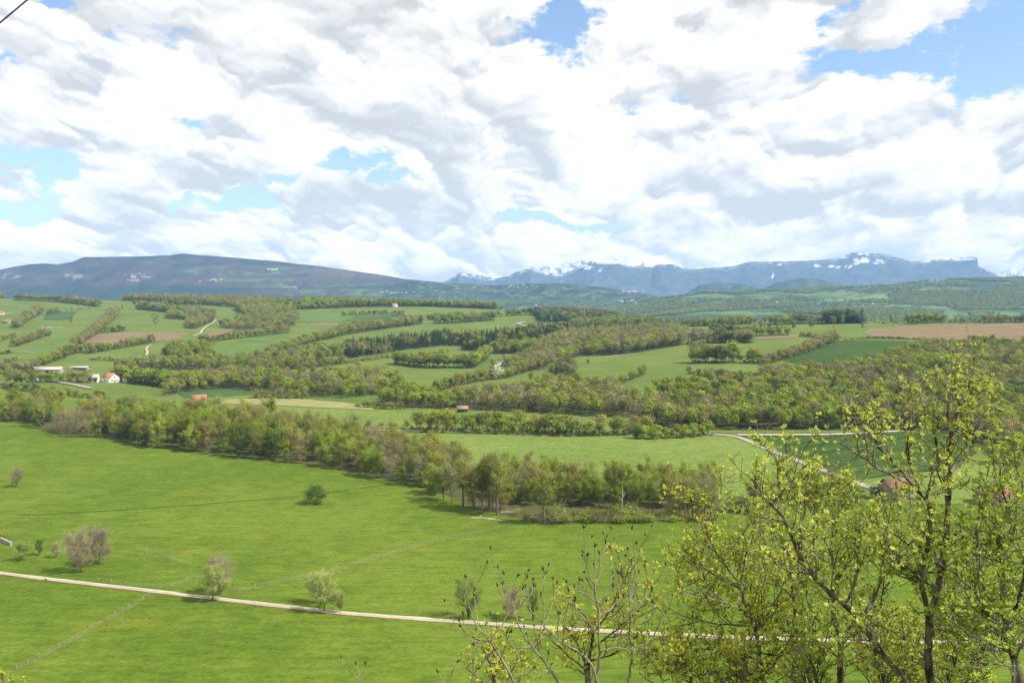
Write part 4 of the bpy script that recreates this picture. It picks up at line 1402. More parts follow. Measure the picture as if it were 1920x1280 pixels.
# ------------------------------------------------------------------ single trees on the slopes beyond
for a in (('fresh', 995, 714, 19, 'first of two lone trees on the sunny slope, left one', 1.0), ('fresh', 1022, 719, 20, 'second lone tree on the sunny slope, by the bare hedge', 1.0), ('olive', 1077, 721, 26, 'tall tree at the hedge end on the slope', .9),
          ('spruce', 1101, 743, 32, 'dark spruce standing alone on the grass slope', 1.1), ('spruce', 1186, 757, 30, 'dark spruce at the left edge of the slope wood', 1.2), ('blossom', 935, 710, 34, 'big white blossoming tree in the hedgerow', 1.15),
          ('fresh', 1102, 683, 11, 'small round tree near the dirt scrape', 1.0), ('olive', 1199, 704, 16, 'thin tree at the top of the diagonal hedge', .8), ('olive', 133, 607, 16, 'lone grey tree below the blue-green plot', .9),
          ('twig', 292, 612, 26, 'tall bare tree in the pasture beside the hill lane', 1.0), ('olive', 230, 580, 9, 'tiny lone tree on the upper hillside pasture', 1.0), ('olive', 218, 579, 8, 'tiny lone tree beside the diagonal hedge top', 1.0),
          ('spruce', 63, 752, 40, 'dark spruce rising from the belt at far left', .9), ('spruce', 656, 812, 20, 'dark spruce at the far side of the belt', 1.2), ('bush', 673, 683, 8, 'dark bush on the open pasture', 2.0),
          ('fresh', 1488, 618, 18, 'round tree by the tan plot, left of a pair', 1.0), ('fresh', 1521, 616, 19, 'round bright tree behind the tan plot', 1.1), ('pole', 1563, 614, 22, 'slim tree before the dark pine clump', 1.2), ('pole', 1578, 614, 23, 'slim poplar-like tree right of its slim neighbour', 1.0),
          ('olive', 1617, 617, 15, 'tree at the corner of the big ploughed field', 1.0), ('pole', 1671, 610, 20, 'narrow poplar on the edge of the ploughed plateau', .6), ('fresh', 1879, 606, 9, 'small round tree on the ploughed plateau rim', 1.3),
          ('olive', 1326, 705, 14, 'thin tree on the rim of the slope pasture', .8), ('deep', 1382, 676, 27, 'deep green tree in the gap of the hedge clump', 1.0),
          ('spruce', 905, 745, 22, 'dark spruce in the brown wood, left one', 1.2), ('spruce', 893, 748, 26, 'dark spruce in the brown wood, broad one', 1.6), ('spruce', 963, 742, 22, 'dark spruce in the brown wood, right one', 1.2), ('spruce', 1090, 733, 16, 'short dark spruce below the diagonal hedge', 1.2)):
    one(a[0], a[1], a[2], a[3], a[4], None, a[5])
print('plants in belt', belt_count)

M['floor'] = mat_grass('leaf litter and brush', (0.085, 0.080, 0.035), (0.075, 0.095, 0.030), None)
for _p in ([(-60, 787), (0, 790), (58, 794), (92, 813), (150, 821), (176, 819), (262, 836), (400, 853), (560, 869), (640, 881), (720, 900), (790, 915), (845, 931), (880, 948), (930, 962), (1030, 983), (1180, 981), (1340, 974), (1350, 930),
            (1200, 920), (1000, 916), (900, 912), (865, 882), (745, 848), (680, 834), (565, 813), (405, 798), (280, 789), (140, 782), (60, 772), (-60, 764)],):
    drape('woodland_floor', _p, M['floor'], 'brown and green floor of the tree belt', 8.0, 1.4)

# ------------------------------------------------------------------ woods and hedges beyond: too many to count
RF = np.random.default_rng(5)
MODELS = build_models('far_models', 1.0)
MID = Far()
DEC = {'fresh': 3.4, 'olive': 3.4, 'bronze': 1.2, 'twig': 1.2, 'bright': .6, 'deep': .7}
BRN = {'olive': 4, 'bronze': 2.2, 'twig': 2.2, 'fresh': 1.6}
GRN = {'fresh': 4, 'olive': 2, 'bright': 1, 'deep': 1}
SPR = {'spruce': 5, 'deep': .5, 'olive': .5}


def hedge(pts, hpx, mix=DEC, width=8.0, sp=6.0, wide=1.0):
    mid = np.mean([p[1] for p in pts])
    for (x, y) in line_points(pts, 3.2, width * .8, RF):
        MID.add(x, y - RF.uniform(0, 2), RF.uniform(1.4, 3.0), pick({'olive': 3, 'fresh': 2, 'bronze': 1}, RF), RF, 2.0)
    for (x, y) in line_points(pts, sp * .68, width, RF):
        k = pick(mix, RF)
        h = 1.1 * hpx * y / FPX * RF.uniform(.6, 1.2)
        MID.add(x, y, h, k, RF, 1.2 * wide * (6.5 / max(3.0, h) if h < 6.5 else 1.0))


def floor(poly):
    drape('woodland_floor', poly, M['floor'], 'brown and green floor of the woods', 9.0, .8)


def wood(poly, hpx, mix=DEC, sp=7.5, wide=1.0):
    floor(poly)
    sp *= .86
    for (x, y) in area_points(poly, sp, RF):
        k = pick(mix, RF)
        h = min(19.0, 1.1 * hpx * y / FPX) * RF.uniform(.65, 1.2)
        MID.add(x, y, h, k, RF, wide)


# wooded slope on the right, patchy: whole stands lean to one kind
slope = [(1195, 800), (1340, 806), (1570, 808), (1680, 806), (1770, 806), (1850, 835), (1920, 858), (2150, 866), (2150, 655), (1920, 655), (1800, 658), (1725, 655), (1690, 668), (1630, 690), (1560, 708), (1500, 703),
         (1440, 712), (1400, 722), (1340, 722), (1290, 735), (1235, 742), (1200, 765)]
floor(slope)
for (x, y) in area_points(slope, 6.4, RF):
    q = fbm(np.array([x / 55.0]), np.array([y / 55.0]), 3, 77)[0]
    q2 = fbm(np.array([x / 40.0 + 50]), np.array([y / 40.0]), 3, 79)[0]
    mix = {'fresh': 2.6 + 9 * max(0, q), 'olive': 2.5, 'bronze': 0.9 + 6 * max(0, -q), 'twig': 0.8 + 7 * max(0, -q), 'bright': .4, 'deep': 1.0 + 5 * max(0, q2), 'spruce': .10 + 2.0 * max(0, q2 - .12)}
    MID.add(x, y, RF.uniform(9, 14.5), pick(mix, RF), RF)
# brown wood in the middle
wood([(830, 762), (900, 768), (1080, 778), (1180, 782), (1195, 760), (1120, 738), (1040, 735), (930, 752), (860, 755)], 32, BRN, 7.5)
wood([(700, 760), (850, 768), (830, 745), (770, 742), (715, 748)], 26, GRN, 7.5)
hedge([(775, 806), (850, 808), (960, 812), (1000, 812), (1085, 816)], 36, GRN, 16, 7.5)
hedge([(1000, 812), (1100, 815), (1180, 812), (1240, 804)], 30, BRN, 14, 6.5)
hedge([(670, 762), (720, 766), (760, 767)], 12, DEC, 6, 5)
hedge([(1185, 822), (1230, 822), (1300, 818), (1335, 815)], 24, GRN, 8, 6)
hedge([(680, 806), (760, 806)], 18, BRN, 6, 6)
hedge([(1860, 868), (1920, 872), (2000, 872)], 34, GRN, 14, 7)
# copses at the far edge of the pale field behind the belt
hedge([(560, 798), (610, 806), (640, 812)], 24, DEC, 8, 7)
hedge([(780, 846), (850, 850)], 30, DEC, 10, 8)
# woods in the middle distance
wood([(300, 742), (420, 728), (560, 742), (640, 748), (700, 742), (760, 735), (740, 715), (640, 712), (560, 716), (440, 708), (330, 720)], 26, DEC, 8.5)
hedge([(215, 712), (300, 722), (330, 728)], 26, GRN, 20, 8)
hedge([(60, 716), (110, 716), (170, 717)], 20, DEC, 14, 8)
hedge([(0, 722), (60, 722)], 26, BRN, 12, 8)
hedge([(-60, 705), (30, 700), (60, 698)], 22, BRN, 14, 9)
wood([(212, 697), (350, 694), (470, 700), (560, 690), (640, 664), (620, 658), (520, 672), (440, 684), (330, 684), (230, 688)], 20, DEC, 9)
hedge([(513, 690), (567, 692), (640, 682)], 15, BRN, 12, 8)
wood([(640, 742), (690, 744), (750, 735), (745, 712), (690, 706), (640, 712)], 22, BRN, 9)
hedge([(470, 746), (525, 747), (580, 745)], 18, BRN, 14, 8)
wood([(305, 672), (330, 680), (400, 676), (405, 662), (370, 655), (320, 658)], 20, GRN, 8.5)
hedge([(377, 642), (467, 632), (540, 624)], 14, DEC, 14, 9)
hedge([(27, 563), (100, 565), (187, 575)], 12, BRN, 22, 10)
hedge([(30, 615), (52, 600), (77, 585)], 15, BRN, 20, 10)
hedge([(27, 650), (55, 640), (90, 629)], 14, BRN, 18, 9)
hedge([(145, 648), (180, 624), (217, 590)], 15, BRN, 20, 9)
hedge([(185, 624), (235, 620)], 12, GRN, 14, 9)
hedge([(40, 700), (85, 682), (140, 662), (165, 660)], 18, DEC, 18, 9)
hedge([(165, 663), (230, 652), (290, 641)], 14, DEC, 14, 8)
hedge([(168, 675), (207, 676), (256, 679)], 8, BRN, 8, 7)
hedge([(200, 560), (250, 562)], 9, BRN, 16, 10)
hedge([(258, 579), (300, 583), (350, 588)], 13, DEC, 24, 10)
wood([(308, 597), (345, 600), (400, 603), (405, 592), (360, 582), (318, 584)], 12, DEC, 10)
wood([(345, 616), (365, 617), (402, 601), (385, 596), (350, 604)], 12, BRN, 9)
wood([(440, 580), (480, 604), (520, 612), (560, 602), (550, 586), (500, 578), (470, 570)], 14, DEC, 11)
wood([(430, 618), (500, 622), (555, 610), (550, 596), (470, 596), (410, 612)], 12, DEC, 11)
hedge([(487, 582), (560, 580), (640, 577)], 10, GRN, 30, 10)
hedge([(300, 575), (420, 570), (520, 580)], 10, DEC, 40, 11)
wood([(-80, 556), (0, 560), (60, 556), (150, 560), (250, 565), (330, 568), (430, 576), (520, 582), (520, 574), (430, 566), (330, 560), (150, 550), (0, 547), (-80, 546)], 12, {'olive': 3, 'bronze': 2, 'spruce': 1.4, 'twig': 1, 'fresh': 1}, 13)
wood([(500, 581), (640, 577), (800, 575), (930, 580), (945, 574), (850, 569), (700, 567), (560, 570), (480, 574)], 13, GRN, 11)
hedge([(640, 620), (700, 616), (773, 610)], 15, GRN, 26, 10)
hedge([(813, 607), (870, 604), (927, 600)], 16, GRN, 24, 10)
hedge([(800, 600), (860, 594), (940, 594)], 10, DEC, 14, 10)
wood([(640, 660), (655, 672), (740, 658), (830, 648), (905, 650), (900, 640), (830, 636), (740, 645), (660, 652)], 20, SPR, 8.5)
wood([(640, 668), (700, 666), (740, 660), (700, 655), (640, 656)], 16, BRN, 9)
wood([(865, 658), (905, 658), (1000, 646), (1075, 632), (1060, 624), (960, 634), (870, 645)], 22, SPR, 8)
wood([(917, 664), (1007, 662), (1010, 655), (930, 655)], 20, GRN, 8)
wood([(1005, 664), (1060, 668), (1173, 664), (1275, 648), (1290, 632), (1230, 626), (1120, 636), (1060, 640), (1010, 652)], 22, BRN, 8.5)
wood([(1090, 630), (1150, 628), (1230, 620), (1220, 614), (1140, 616), (1085, 622)], 16, SPR, 9)
wood([(1060, 612), (1110, 616), (1230, 612), (1240, 606), (1160, 603), (1080, 606)], 12, GRN, 11)
hedge([(740, 682), (793, 689), (887, 690), (913, 672)], 24, GRN, 14, 7)
hedge([(640, 682), (717, 672), (840, 661)], 7, BRN, 7, 6)
hedge([(570, 692), (640, 680)], 10, BRN, 8, 7)
hedge([(810, 736), (860, 722), (900, 714), (950, 708), (1007, 688)], 20, DEC, 14, 7)
wood([(1030, 703), (1080, 704), (1078, 688), (1040, 684)], 20, {'twig': 2, 'spruce': 1, 'olive': 2, 'deep': 1}, 8)
hedge([(920, 690), (960, 684), (1010, 676), (1050, 672)], 18, BRN, 14, 8)
wood([(1010, 604), (1080, 606), (1145, 602), (1190, 600), (1180, 592), (1080, 590), (1000, 590)], 14, {'deep': 3, 'spruce': 1.5, 'olive': 1, 'twig': 1}, 11)  # deep green and spruce carry the cloud shadow over this knoll in their colour
hedge([(950, 592), (1000, 590), (1045, 588)], 12, DEC, 22, 11)
hedge([(990, 617), (1030, 617), (1067, 614)], 11, DEC, 14, 10)
hedge([(1027, 729), (1055, 724), (1085, 717)], 11, BRN, 12, 7)
hedge([(1117, 734), (1153, 724), (1207, 701)], 16, DEC, 8, 8)
hedge([(1275, 613), (1350, 610), (1413, 607)], 14, {'spruce': 1, 'olive': 2, 'fresh': 2}, 24, 10)
hedge([(1440, 609), (1500, 607), (1560, 607)], 16, {'spruce': 1.2, 'olive': 2, 'fresh': 2}, 26, 10)
hedge([(1547, 607), (1585, 606), (1617, 606)], 24, {'spruce': 3, 'deep': 1.5}, 30, 9, 1.5)
hedge([(1290, 645), (1340, 643), (1413, 642)], 22, {'spruce': 1.5, 'twig': 2, 'deep': 1.5, 'olive': 1}, 26, 8)
hedge([(1410, 630), (1450, 629), (1482, 628)], 14, GRN, 14, 9)
hedge([(1297, 680), (1340, 680), (1375, 680)], 34, GRN, 18, 7)
hedge([(1392, 680), (1425, 681)], 26, GRN, 14, 7)
hedge([(1423, 684), (1470, 672), (1513, 659), (1567, 638)], 16, BRN, 20, 8)
hedge([(1700, 608), (1735, 606), (1767, 605)], 16, GRN, 12, 8)
hedge([(1795, 606), (1815, 606)], 14, BRN, 10, 8)
hedge([(1847, 606), (1880, 605), (1930, 605), (1990, 605)], 16, BRN, 16, 9)
hedge([(1580, 637), (1640, 635), (1713, 637), (1810, 643), (1870, 642)], 5, DEC, 6, 5)
hedge([(1815, 641), (1860, 640)], 12, BRN, 8, 6)
hedge([(1280, 622), (1330, 624), (1400, 618), (1470, 614)], 9, DEC, 14, 11)
hedge([(1190, 606), (1280, 608), (1440, 608)], 9, DEC, 14, 12)
hedge([(1640, 607), (1760, 606), (1920, 605), (2040, 605)], 6, DEC, 12, 14)
hedge([(0, 640), (30, 630)], 8, DEC, 8, 9)
hedge([(0, 665), (25, 660)], 8, DEC, 8, 9)
hedge([(10, 680), (27, 677)], 9, BRN, 14, 8)
hedge([(50, 585), (170, 580)], 5, BRN, 6, 18)
hedge([(500, 668), (570, 646), (640, 629), (700, 619), (790, 607)], 16, DEC, 24, 9)
wood([(955, 702), (1020, 692), (1085, 668), (1015, 661), (960, 682)], 20, BRN, 8.5)
wood([(1075, 644), (1160, 636), (1245, 628), (1240, 612), (1150, 618), (1080, 626)], 17, {'spruce': 3, 'deep': 2, 'olive': 2, 'fresh': 1}, 9)
hedge([(440, 690), (520, 676), (600, 668)], 14, BRN, 14, 8)
hedge([(0, 726), (120, 742), (200, 748)], 16, GRN, 10, 8)
hedge([(90, 590), (110, 584)], 9, DEC, 8, 8)
hedge([(640, 592), (700, 590), (760, 591)], 9, DEC, 14, 10)
hedge([(1290, 700), (1330, 706), (1380, 716)], 12, BRN, 8, 8)
hedge([(1500, 630), (1545, 636), (1580, 634)], 9, DEC, 8, 8)
hedge([(1330, 618), (1390, 624), (1420, 622)], 12, {'spruce': 1, 'deep': 1, 'olive': 2}, 16, 9)
hedge([(250, 545 + 25), (330, 578)], 8, DEC, 10, 12)
print('far trees', len(MID.P))
scatter('woodland', 'mixed woods and hedgerows covering the slopes beyond the meadow', MID.P, MID.S, MID.K, MODELS, RF)

# scrub at the wood edges, low, fills the dark line under the trees
FAR = Far()
rr = np.random.default_rng(8)
xs = rr.uniform(-2600, 5200, 420000)
ys = rr.uniform(2900, 7200, 420000)
az = xs / ys
dens = fbm(xs / 380.0, ys / 380.0, 5, 31, .6)
keep = (np.abs(az) < 0.68) & (dens > 0.0 + 0.12 * (rr.uniform(0, 1, len(xs)) - .3)) & (rr.uniform(0, 1, len(xs)) < np.clip(3600.0 / ys, 0.2, 1) ** 1.2) & (az > -0.05)
xs, ys = xs[keep], ys[keep]
zz = ground(xs, ys)
ok = zz > -75
xs, ys, zz = xs[ok][:48000], ys[ok][:48000], zz[ok][:48000]
kk = rr.choice([0, 1, 2, 3, 4, 7, 8], len(xs), p=[.29, .22, .22, .15, .06, .05, .01])
hs = rr.uniform(.8, 1.35, len(xs)) * np.clip(ys / 4200.0, 1, 1.5)
FARM = build_models('distant_models', 0.22)
print('distant', len(xs))
scatter('distant_woodland', 'woods and hedgerows on the hazy hills beyond the plateau', np.stack([xs, ys, zz - .2], -1), np.stack([hs * 1.3, hs * 1.3, hs], -1), kk, FARM, rr)


# ------------------------------------------------------------------ buildings
M['plaster'] = mat_plain('pale plaster', (0.62, 0.57, 0.50), (0.72, 0.67, 0.60), 0.8)
M['white_wall'] = mat_plain('white plaster', (0.74, 0.72, 0.68), (0.82, 0.80, 0.76), 0.8)
M['stone_wall'] = mat_plain('rendered stone', (0.24, 0.205, 0.18), (0.34, 0.29, 0.255), 1.4, 0.9, 0.1, 0.02)
M['rubble'] = mat_plain('lichened rubble', (0.17, 0.16, 0.11), (0.26, 0.24, 0.18), 2.2)
M['stone'] = mat_plain('grey field stone', (0.30, 0.28, 0.25), (0.46, 0.43, 0.38), 2.2, 0.9, 0.1, 0.05)
M['orange_tile'] = mat_plain('orange roof tiles', (0.36, 0.145, 0.08), (0.47, 0.21, 0.12), 1.2)
M['red_tile'] = mat_plain('brick red roof tiles', (0.21, 0.10, 0.078), (0.29, 0.145, 0.11), 1.6)
M['brown_tile'] = mat_plain('weathered brown tiles', (0.24, 0.16, 0.12), (0.34, 0.24, 0.18), 1.2)
M['pink_tile'] = mat_plain('pale pink tiles', (0.48, 0.33, 0.27), (0.58, 0.42, 0.35), 1.2)
M['sheet'] = mat_plain('pale roofing sheet', (0.40, 0.37, 0.33), (0.52, 0.48, 0.43), 0.4)
M['timber'] = mat_plain('dark timber', (0.09, 0.065, 0.045), (0.15, 0.11, 0.08), 1.5)
M['window_glass'] = mat_plain('dark window glass', (0.03, 0.035, 0.045), (0.05, 0.055, 0.065), 0.5, 0.15, 0.5)
M['shutter'] = mat_plain('brown shutter', (0.20, 0.12, 0.07), (0.26, 0.16, 0.10), 1.0)
M['post'] = mat_plain('weathered fence wood', (0.26, 0.24, 0.19), (0.36, 0.33, 0.27), 3.0)
M['wire'] = mat_plain('galvanised wire', (0.30, 0.30, 0.29), (0.38, 0.38, 0.37), 3.0, 0.5, 0.4)
M['cable'] = mat_plain('black cable', (0.015, 0.015, 0.016), (0.025, 0.025, 0.026), 2.0, 0.6, 0.3)
M['hide'] = mat_plain('white cattle hide', (0.62, 0.58, 0.50), (0.74, 0.70, 0.62), 1.2)


def boxv(x0, x1, y0, y1, z0, z1):
    V = [(x0, y0, z0), (x1, y0, z0), (x1, y1, z0), (x0, y1, z0), (x0, y0, z1), (x1, y0, z1), (x1, y1, z1), (x0, y1, z1)]
    F = [(3, 2, 1, 0), (4, 5, 6, 7), (0, 1, 5, 4), (1, 2, 6, 5), (2, 3, 7, 6), (3, 0, 4, 7)]
    return V, F


def boxes(name, lst, mat, parent=None):
    V, F = [], []
    for b in lst:
        v, f = boxv(*b)
        F += [tuple(i + len(V) for i in q) for q in f]
        V += v
    return link(name, mesh_np(name, V, np.array(F), [mat]), parent)


def wall_mesh(w, d, h, rh, mat):
    """walls with gables, ridge along local x"""
    a, b = w / 2, d / 2
    V = [(-a, -b, 0), (a, -b, 0), (a, b, 0), (-a, b, 0), (-a, -b, h), (a, -b, h), (a, b, h), (-a, b, h), (-a, 0, h + rh), (a, 0, h + rh)]
    F4 = [(0, 1, 5, 4), (2, 3, 7, 6)]
    F5 = [(1, 2, 6, 9, 5), (3, 0, 4, 8, 7)]
    return mesh_np('wall', V, [np.array(F4), np.array(F5)], [mat])


def roof_mesh(w, d, h, rh, mat, o=.5, th=.22):
    a, b = w / 2 + o, d / 2 + o
    k = rh / (d / 2) * o
    V = []
    for x in (-a, a):
        V += [(x, -b, h - k + .02), (x, 0, h + rh + .02), (x, b, h - k + .02), (x, -b, h - k + th), (x, 0, h + rh + th), (x, b, h - k + th)]
    F = [(0, 1, 7, 6), (1, 2, 8, 7), (3, 9, 10, 4), (4, 10, 11, 5), (0, 6, 9, 3), (2, 5, 11, 8), (0, 3, 4, 1), (1, 4, 5, 2), (6, 7, 10, 9), (7, 8, 11, 10)]
    return mesh_np('roof', V, np.array(F), [mat])


def house(name, px, py, w, d, h, rh, rot, wall, roof, label, wins=(), chimney=None, door=None, cat='house', group=None, depth=None, skirt=1.2, balcony=False):
    """wins: (side, along, sill height, width, height); sides f b l r; local front is -y"""
    p = to_ground([(px, py)])[0] if depth is None else np.array([*at_depth(px, py, depth)[:2], 0])
    z = float(ground(p[0], p[1]))
    e = empty(name, (p[0], p[1], z), R(rot))
    tag(e, label, cat, group)
    wm = wall_mesh(w, d, h + skirt, rh, M[wall])
    link('wall', wm, e, (0, 0, -skirt))
    rf = link('roof', roof_mesh(w, d, h, rh, M[roof]), e)
    if chimney:
        x, y = chimney
        zz = h + rh * (1 - abs(y) / (d / 2))
        boxes('chimney', [(x - .35, x + .35, y - .35, y + .35, zz - .4, zz + 1.1), (x - .45, x + .45, y - .45, y + .45, zz + 1.1, zz + 1.25)], M['plaster'], rf)

    def place(side, al, z0, ww, hh, dep):
        if side == 'f':
            return (al - ww / 2, al + ww / 2, -d / 2 - dep, -d / 2 + .1, z0, z0 + hh)
        if side == 'b':
            return (al - ww / 2, al + ww / 2, d / 2 - .1, d / 2 + dep, z0, z0 + hh)
        if side == 'l':
            return (-w / 2 - dep, -w / 2 + .1, al - ww / 2, al + ww / 2, z0, z0 + hh)
        return (w / 2 - .1, w / 2 + dep, al - ww / 2, al + ww / 2, z0, z0 + hh)
    for (s, al, z0, ww, hh) in wins:
        g = boxes('window', [place(s, al, z0, ww, hh, .03)], M['window_glass'], e)
        fr = [place(s, al, z0 - .12, ww + .24, .12, .07), place(s, al, z0 + hh, ww + .24, .12, .07), place(s, al, z0 + hh * .5 - .03, ww, .06, .05)]
        boxes('frame', fr, M['white_wall'], g)
    if door:
        s, al, ww, hh = door
        boxes('door', [place(s, al, 0.0, ww, hh, .05)], M['timber'], e)
    if balcony:
        boxes('balcony', [(-w / 2 + .3, w / 2 - .3, -d / 2 - 1.2, -d / 2, h * .5, h * .5 + .15), (-w / 2 + .3, w / 2 - .3, -d / 2 - 1.2, -d / 2 - 1.12, h * .5 + .15, h * .5 + 1.0)], M['timber'], e)
    return e


house('farmhouse', 176, 716, 8.5, 7.5, 4.6, 2.0, 12, 'white_wall', 'pink_tile', 'white farmhouse with pale pink roof beside the lane', [('f', -2.4, 2.8, 1.3, 1.1), ('f', 1.8, 2.8, 1.6, 1.1), ('f', 2.2, .4, 2.4, 1.6)], None, ('f', -2.4, 1.2, 2.1), balcony=True)
house('farmhouse', 208, 716, 11, 9.5, 4.4, 3.4, -32, 'white_wall', 'orange_tile', 'largest white farmhouse with big orange roof', [('r', -2.4, 1.0, 1.4, 1.3), ('r', 2.0, 1.0, 1.4, 1.3), ('r', 0, 4.1, 1.3, 1.3), ('f', 2.2, 1.0, 1.2, 1.3), ('f', -2, 1.0, 1.2, 1.3)], (2.4, 1.2), ('r', 0.0, 1.2, 2.1))
house('farmhouse', 241, 716, 8, 7, 3.6, 2.8, -36, 'white_wall', 'orange_tile', 'small white house with orange roof behind two dark firs', [('r', -1.4, 1.0, 1.2, 1.2), ('r', 1.6, 1.0, 1.2, 1.2)], (1.5, .8), ('f', 0, 1.1, 2.1))
house('farmhouse', 57, 715, 10, 7.5, 3.4, 2.4, 8, 'white_wall', 'brown_tile', 'low house with brown roof half hidden by trees at the lane end', [('f', 3, .9, 1.3, 1.2), ('r', 0, .9, 1.3, 1.2)], (1.5, .8), ('f', -1, 1.1, 2.1))
house('barn', 93, 698, 24, 10, 3.2, 2.0, 5, 'stone', 'sheet', 'long low barn with pale roofing sheets among the trees', [('f', -6, 1.2, 2, 1), ('f', 4, 1.2, 2, 1)], None, ('f', 0, 3.0, 2.6), 'barn')
house('barn', 71, 697, 9, 9, 3.0, 2.0, 60, 'stone', 'pink_tile', 'small pink-roofed barn at the end of the long one', [('f', 0, 1.2, 1.4, 1)], None, ('l', 0, 2.4, 2.4), 'barn')
# open cattle shed: roof on posts
_p = to_ground([(149, 694)])[0]
sh = empty('cattle_shed', _p, R(-3))
tag(sh, 'long open cattle shed with grey roof and dark open front', 'shed')
boxes('wall', [(-9.5, 9.5, 3.6, 3.8, -.6, 3.0), (-9.5, -9.3, -3.8, 3.6, -.6, 1.2), (9.3, 9.5, -3.8, 3.6, -.6, 3.0), (-9.3, 9.3, -3.8, -3.65, -.6, 1.5)], M['post'], sh)
for _x in (-9.2, -4.6, 0, 4.6, 9.2):
    boxes('post', [(_x - .12, _x + .12, -3.64, -3.4, -.5, 3.0)], M['timber'], sh)
link('roof', roof_mesh(19.5, 8, 3.0, .9, M['sheet']), sh)
house('farmhouse', 374, 757, 9, 8, 3.4, 2.8, 12, 'plaster', 'orange_tile', 'farm with orange roof rising behind the tree belt', [('f', -2.5, 1.0, 1.3, 1.3), ('f', 2.5, 1.0, 1.3, 1.3)], (2.5, 1.5), ('f', 0, 1.4, 2.2))
house('field_barn', 867, 772, 6.5, 5, 2.3, 1.5, 4, 'timber', 'brown_tile', 'small timber barn with brown roof at the edge of the brown wood', [('f', 1.8, .9, 1.0, .8)], None, ('f', -1.2, 2.0, 1.9), 'barn')
house('house', 1680, 936, 9.0, 8.2, 4.9, 2.7, 7, 'stone_wall', 'red_tile', 'stone-walled house with red roof glimpsed through the foreground branches',
      [('f', -1.6, 2.9, 0.9, 1.1), ('f', 2.0, 2.9, 0.9, 1.1), ('f', 2.4, .7, 0.9, 1.2)], (2.6, 1.4), ('f', -1.6, 1.1, 2.1))
house('house', 1868, 944, 11, 8.0, 3.4, 2.6, -14, 'stone_wall', 'red_tile', 'second red-roofed house further along, behind the branches', [('f', -2.6, .9, 1.1, 1.2), ('f', 2.4, .9, 1.1, 1.2)], (-2.6, 1.2), ('f', 0, 1.1, 2.1))
house('house', 2, 590, 12, 9, 4, 3, 20, 'plaster', 'brown_tile', 'brown-roofed house at the left picture edge beside its pale drive', [('f', -2, 1, 1.3, 1.3)], (2, 1), ('f', 1.5, 1.2, 2.1))
house('house', 12, 606, 13, 9, 3.4, 2.4, 2, 'stone', 'brown_tile', 'dark low farm building on the hillside by the left picture edge', [('f', -3, 1, 1.5, 1.2), ('f', 3, 1, 1.5, 1.2)], None, ('f', 0, 2.2, 2.3), 'barn')
ribbon('track', [(-30, 594), (5, 592), (22, 587)], 4.0, M['dirt'], 'pale drive to the brown-roofed house', 3.0)


# far villages: small plain houses
def far_house_mesh(w, d, h, rh, wall, roof):
    a, b = w / 2, d / 2
    V = [(-a, -b, -2), (a, -b, -2), (a, b, -2), (-a, b, -2), (-a, -b, h), (a, -b, h), (a, b, h), (-a, b, h), (-a, 0, h + rh), (a, 0, h + rh)]
    a2, b2, k = a + .4, b + .5, rh / b * .5
    V += [(-a2, -b2, h - k + .1), (a2, -b2, h - k + .1), (a2, 0, h + rh + .1), (-a2, 0, h + rh + .1), (-a2, b2, h - k + .1), (a2, b2, h - k + .1)]
    F4 = [(0, 1, 5, 4), (2, 3, 7, 6), (10, 11, 12, 13), (13, 12, 15, 14)]
    F5 = [(1, 2, 6, 9, 5), (3, 0, 4, 8, 7)]
    return mesh_np('far_house', V, [np.array(F4), np.array(F5)], [M[wall], M[roof]], [0, 0, 1, 1, 0, 0])


FHM = [far_house_mesh(12, 10, 5.5, 3, 'white_wall', 'orange_tile'), far_house_mesh(14, 10, 5.5, 3.2, 'plaster', 'brown_tile'), far_house_mesh(10, 9, 5.5, 2.8, 'white_wall', 'red_tile'), far_house_mesh(30, 14, 5, 2.2, 'white_wall', 'sheet')]
RV = np.random.default_rng(77)
DG = bpy.context.evaluated_depsgraph_get()
TARGETS = [o for o in SC.objects if o.get('kind') == 'structure' and o.name.split('.')[0] in ('mountain', 'hill', 'ground')]


def first_hit(px, py):
    """what the line of sight meets of ground, hills and mountains"""
    dx, dy, dz = px_dir(px, py)
    d = Vector((float(dx), float(dy), float(dz))).normalized()
    best = None
    for o in TARGETS:
        ok, loc, nrm, idx = o.ray_cast(Vector((0, 0, EYE)), d, distance=60000, depsgraph=DG)
        if ok and (best is None or loc.length < best.length):
            best = loc.copy()
    return best


def village(n, x, y, rx, ry, label, sc=1.0, kinds=(0, 0, 1, 2), group=None):
    for i in range(n):
        a, r = RV.uniform(0, 6.28), math.sqrt(RV.uniform(0, 1))
        h = first_hit(x + rx * r * math.cos(a), y + ry * r * math.sin(a))
        if h is None:
            continue
        o = link('village_house', FHM[kinds[RV.integers(0, len(kinds))]], None, h)
        o.rotation_euler = (0, 0, RV.uniform(-.6, .6))
        s = sc * RV.uniform(.8, 1.2)
        o.scale = (s, s, s)
        tag(o, label, 'house', group or label)


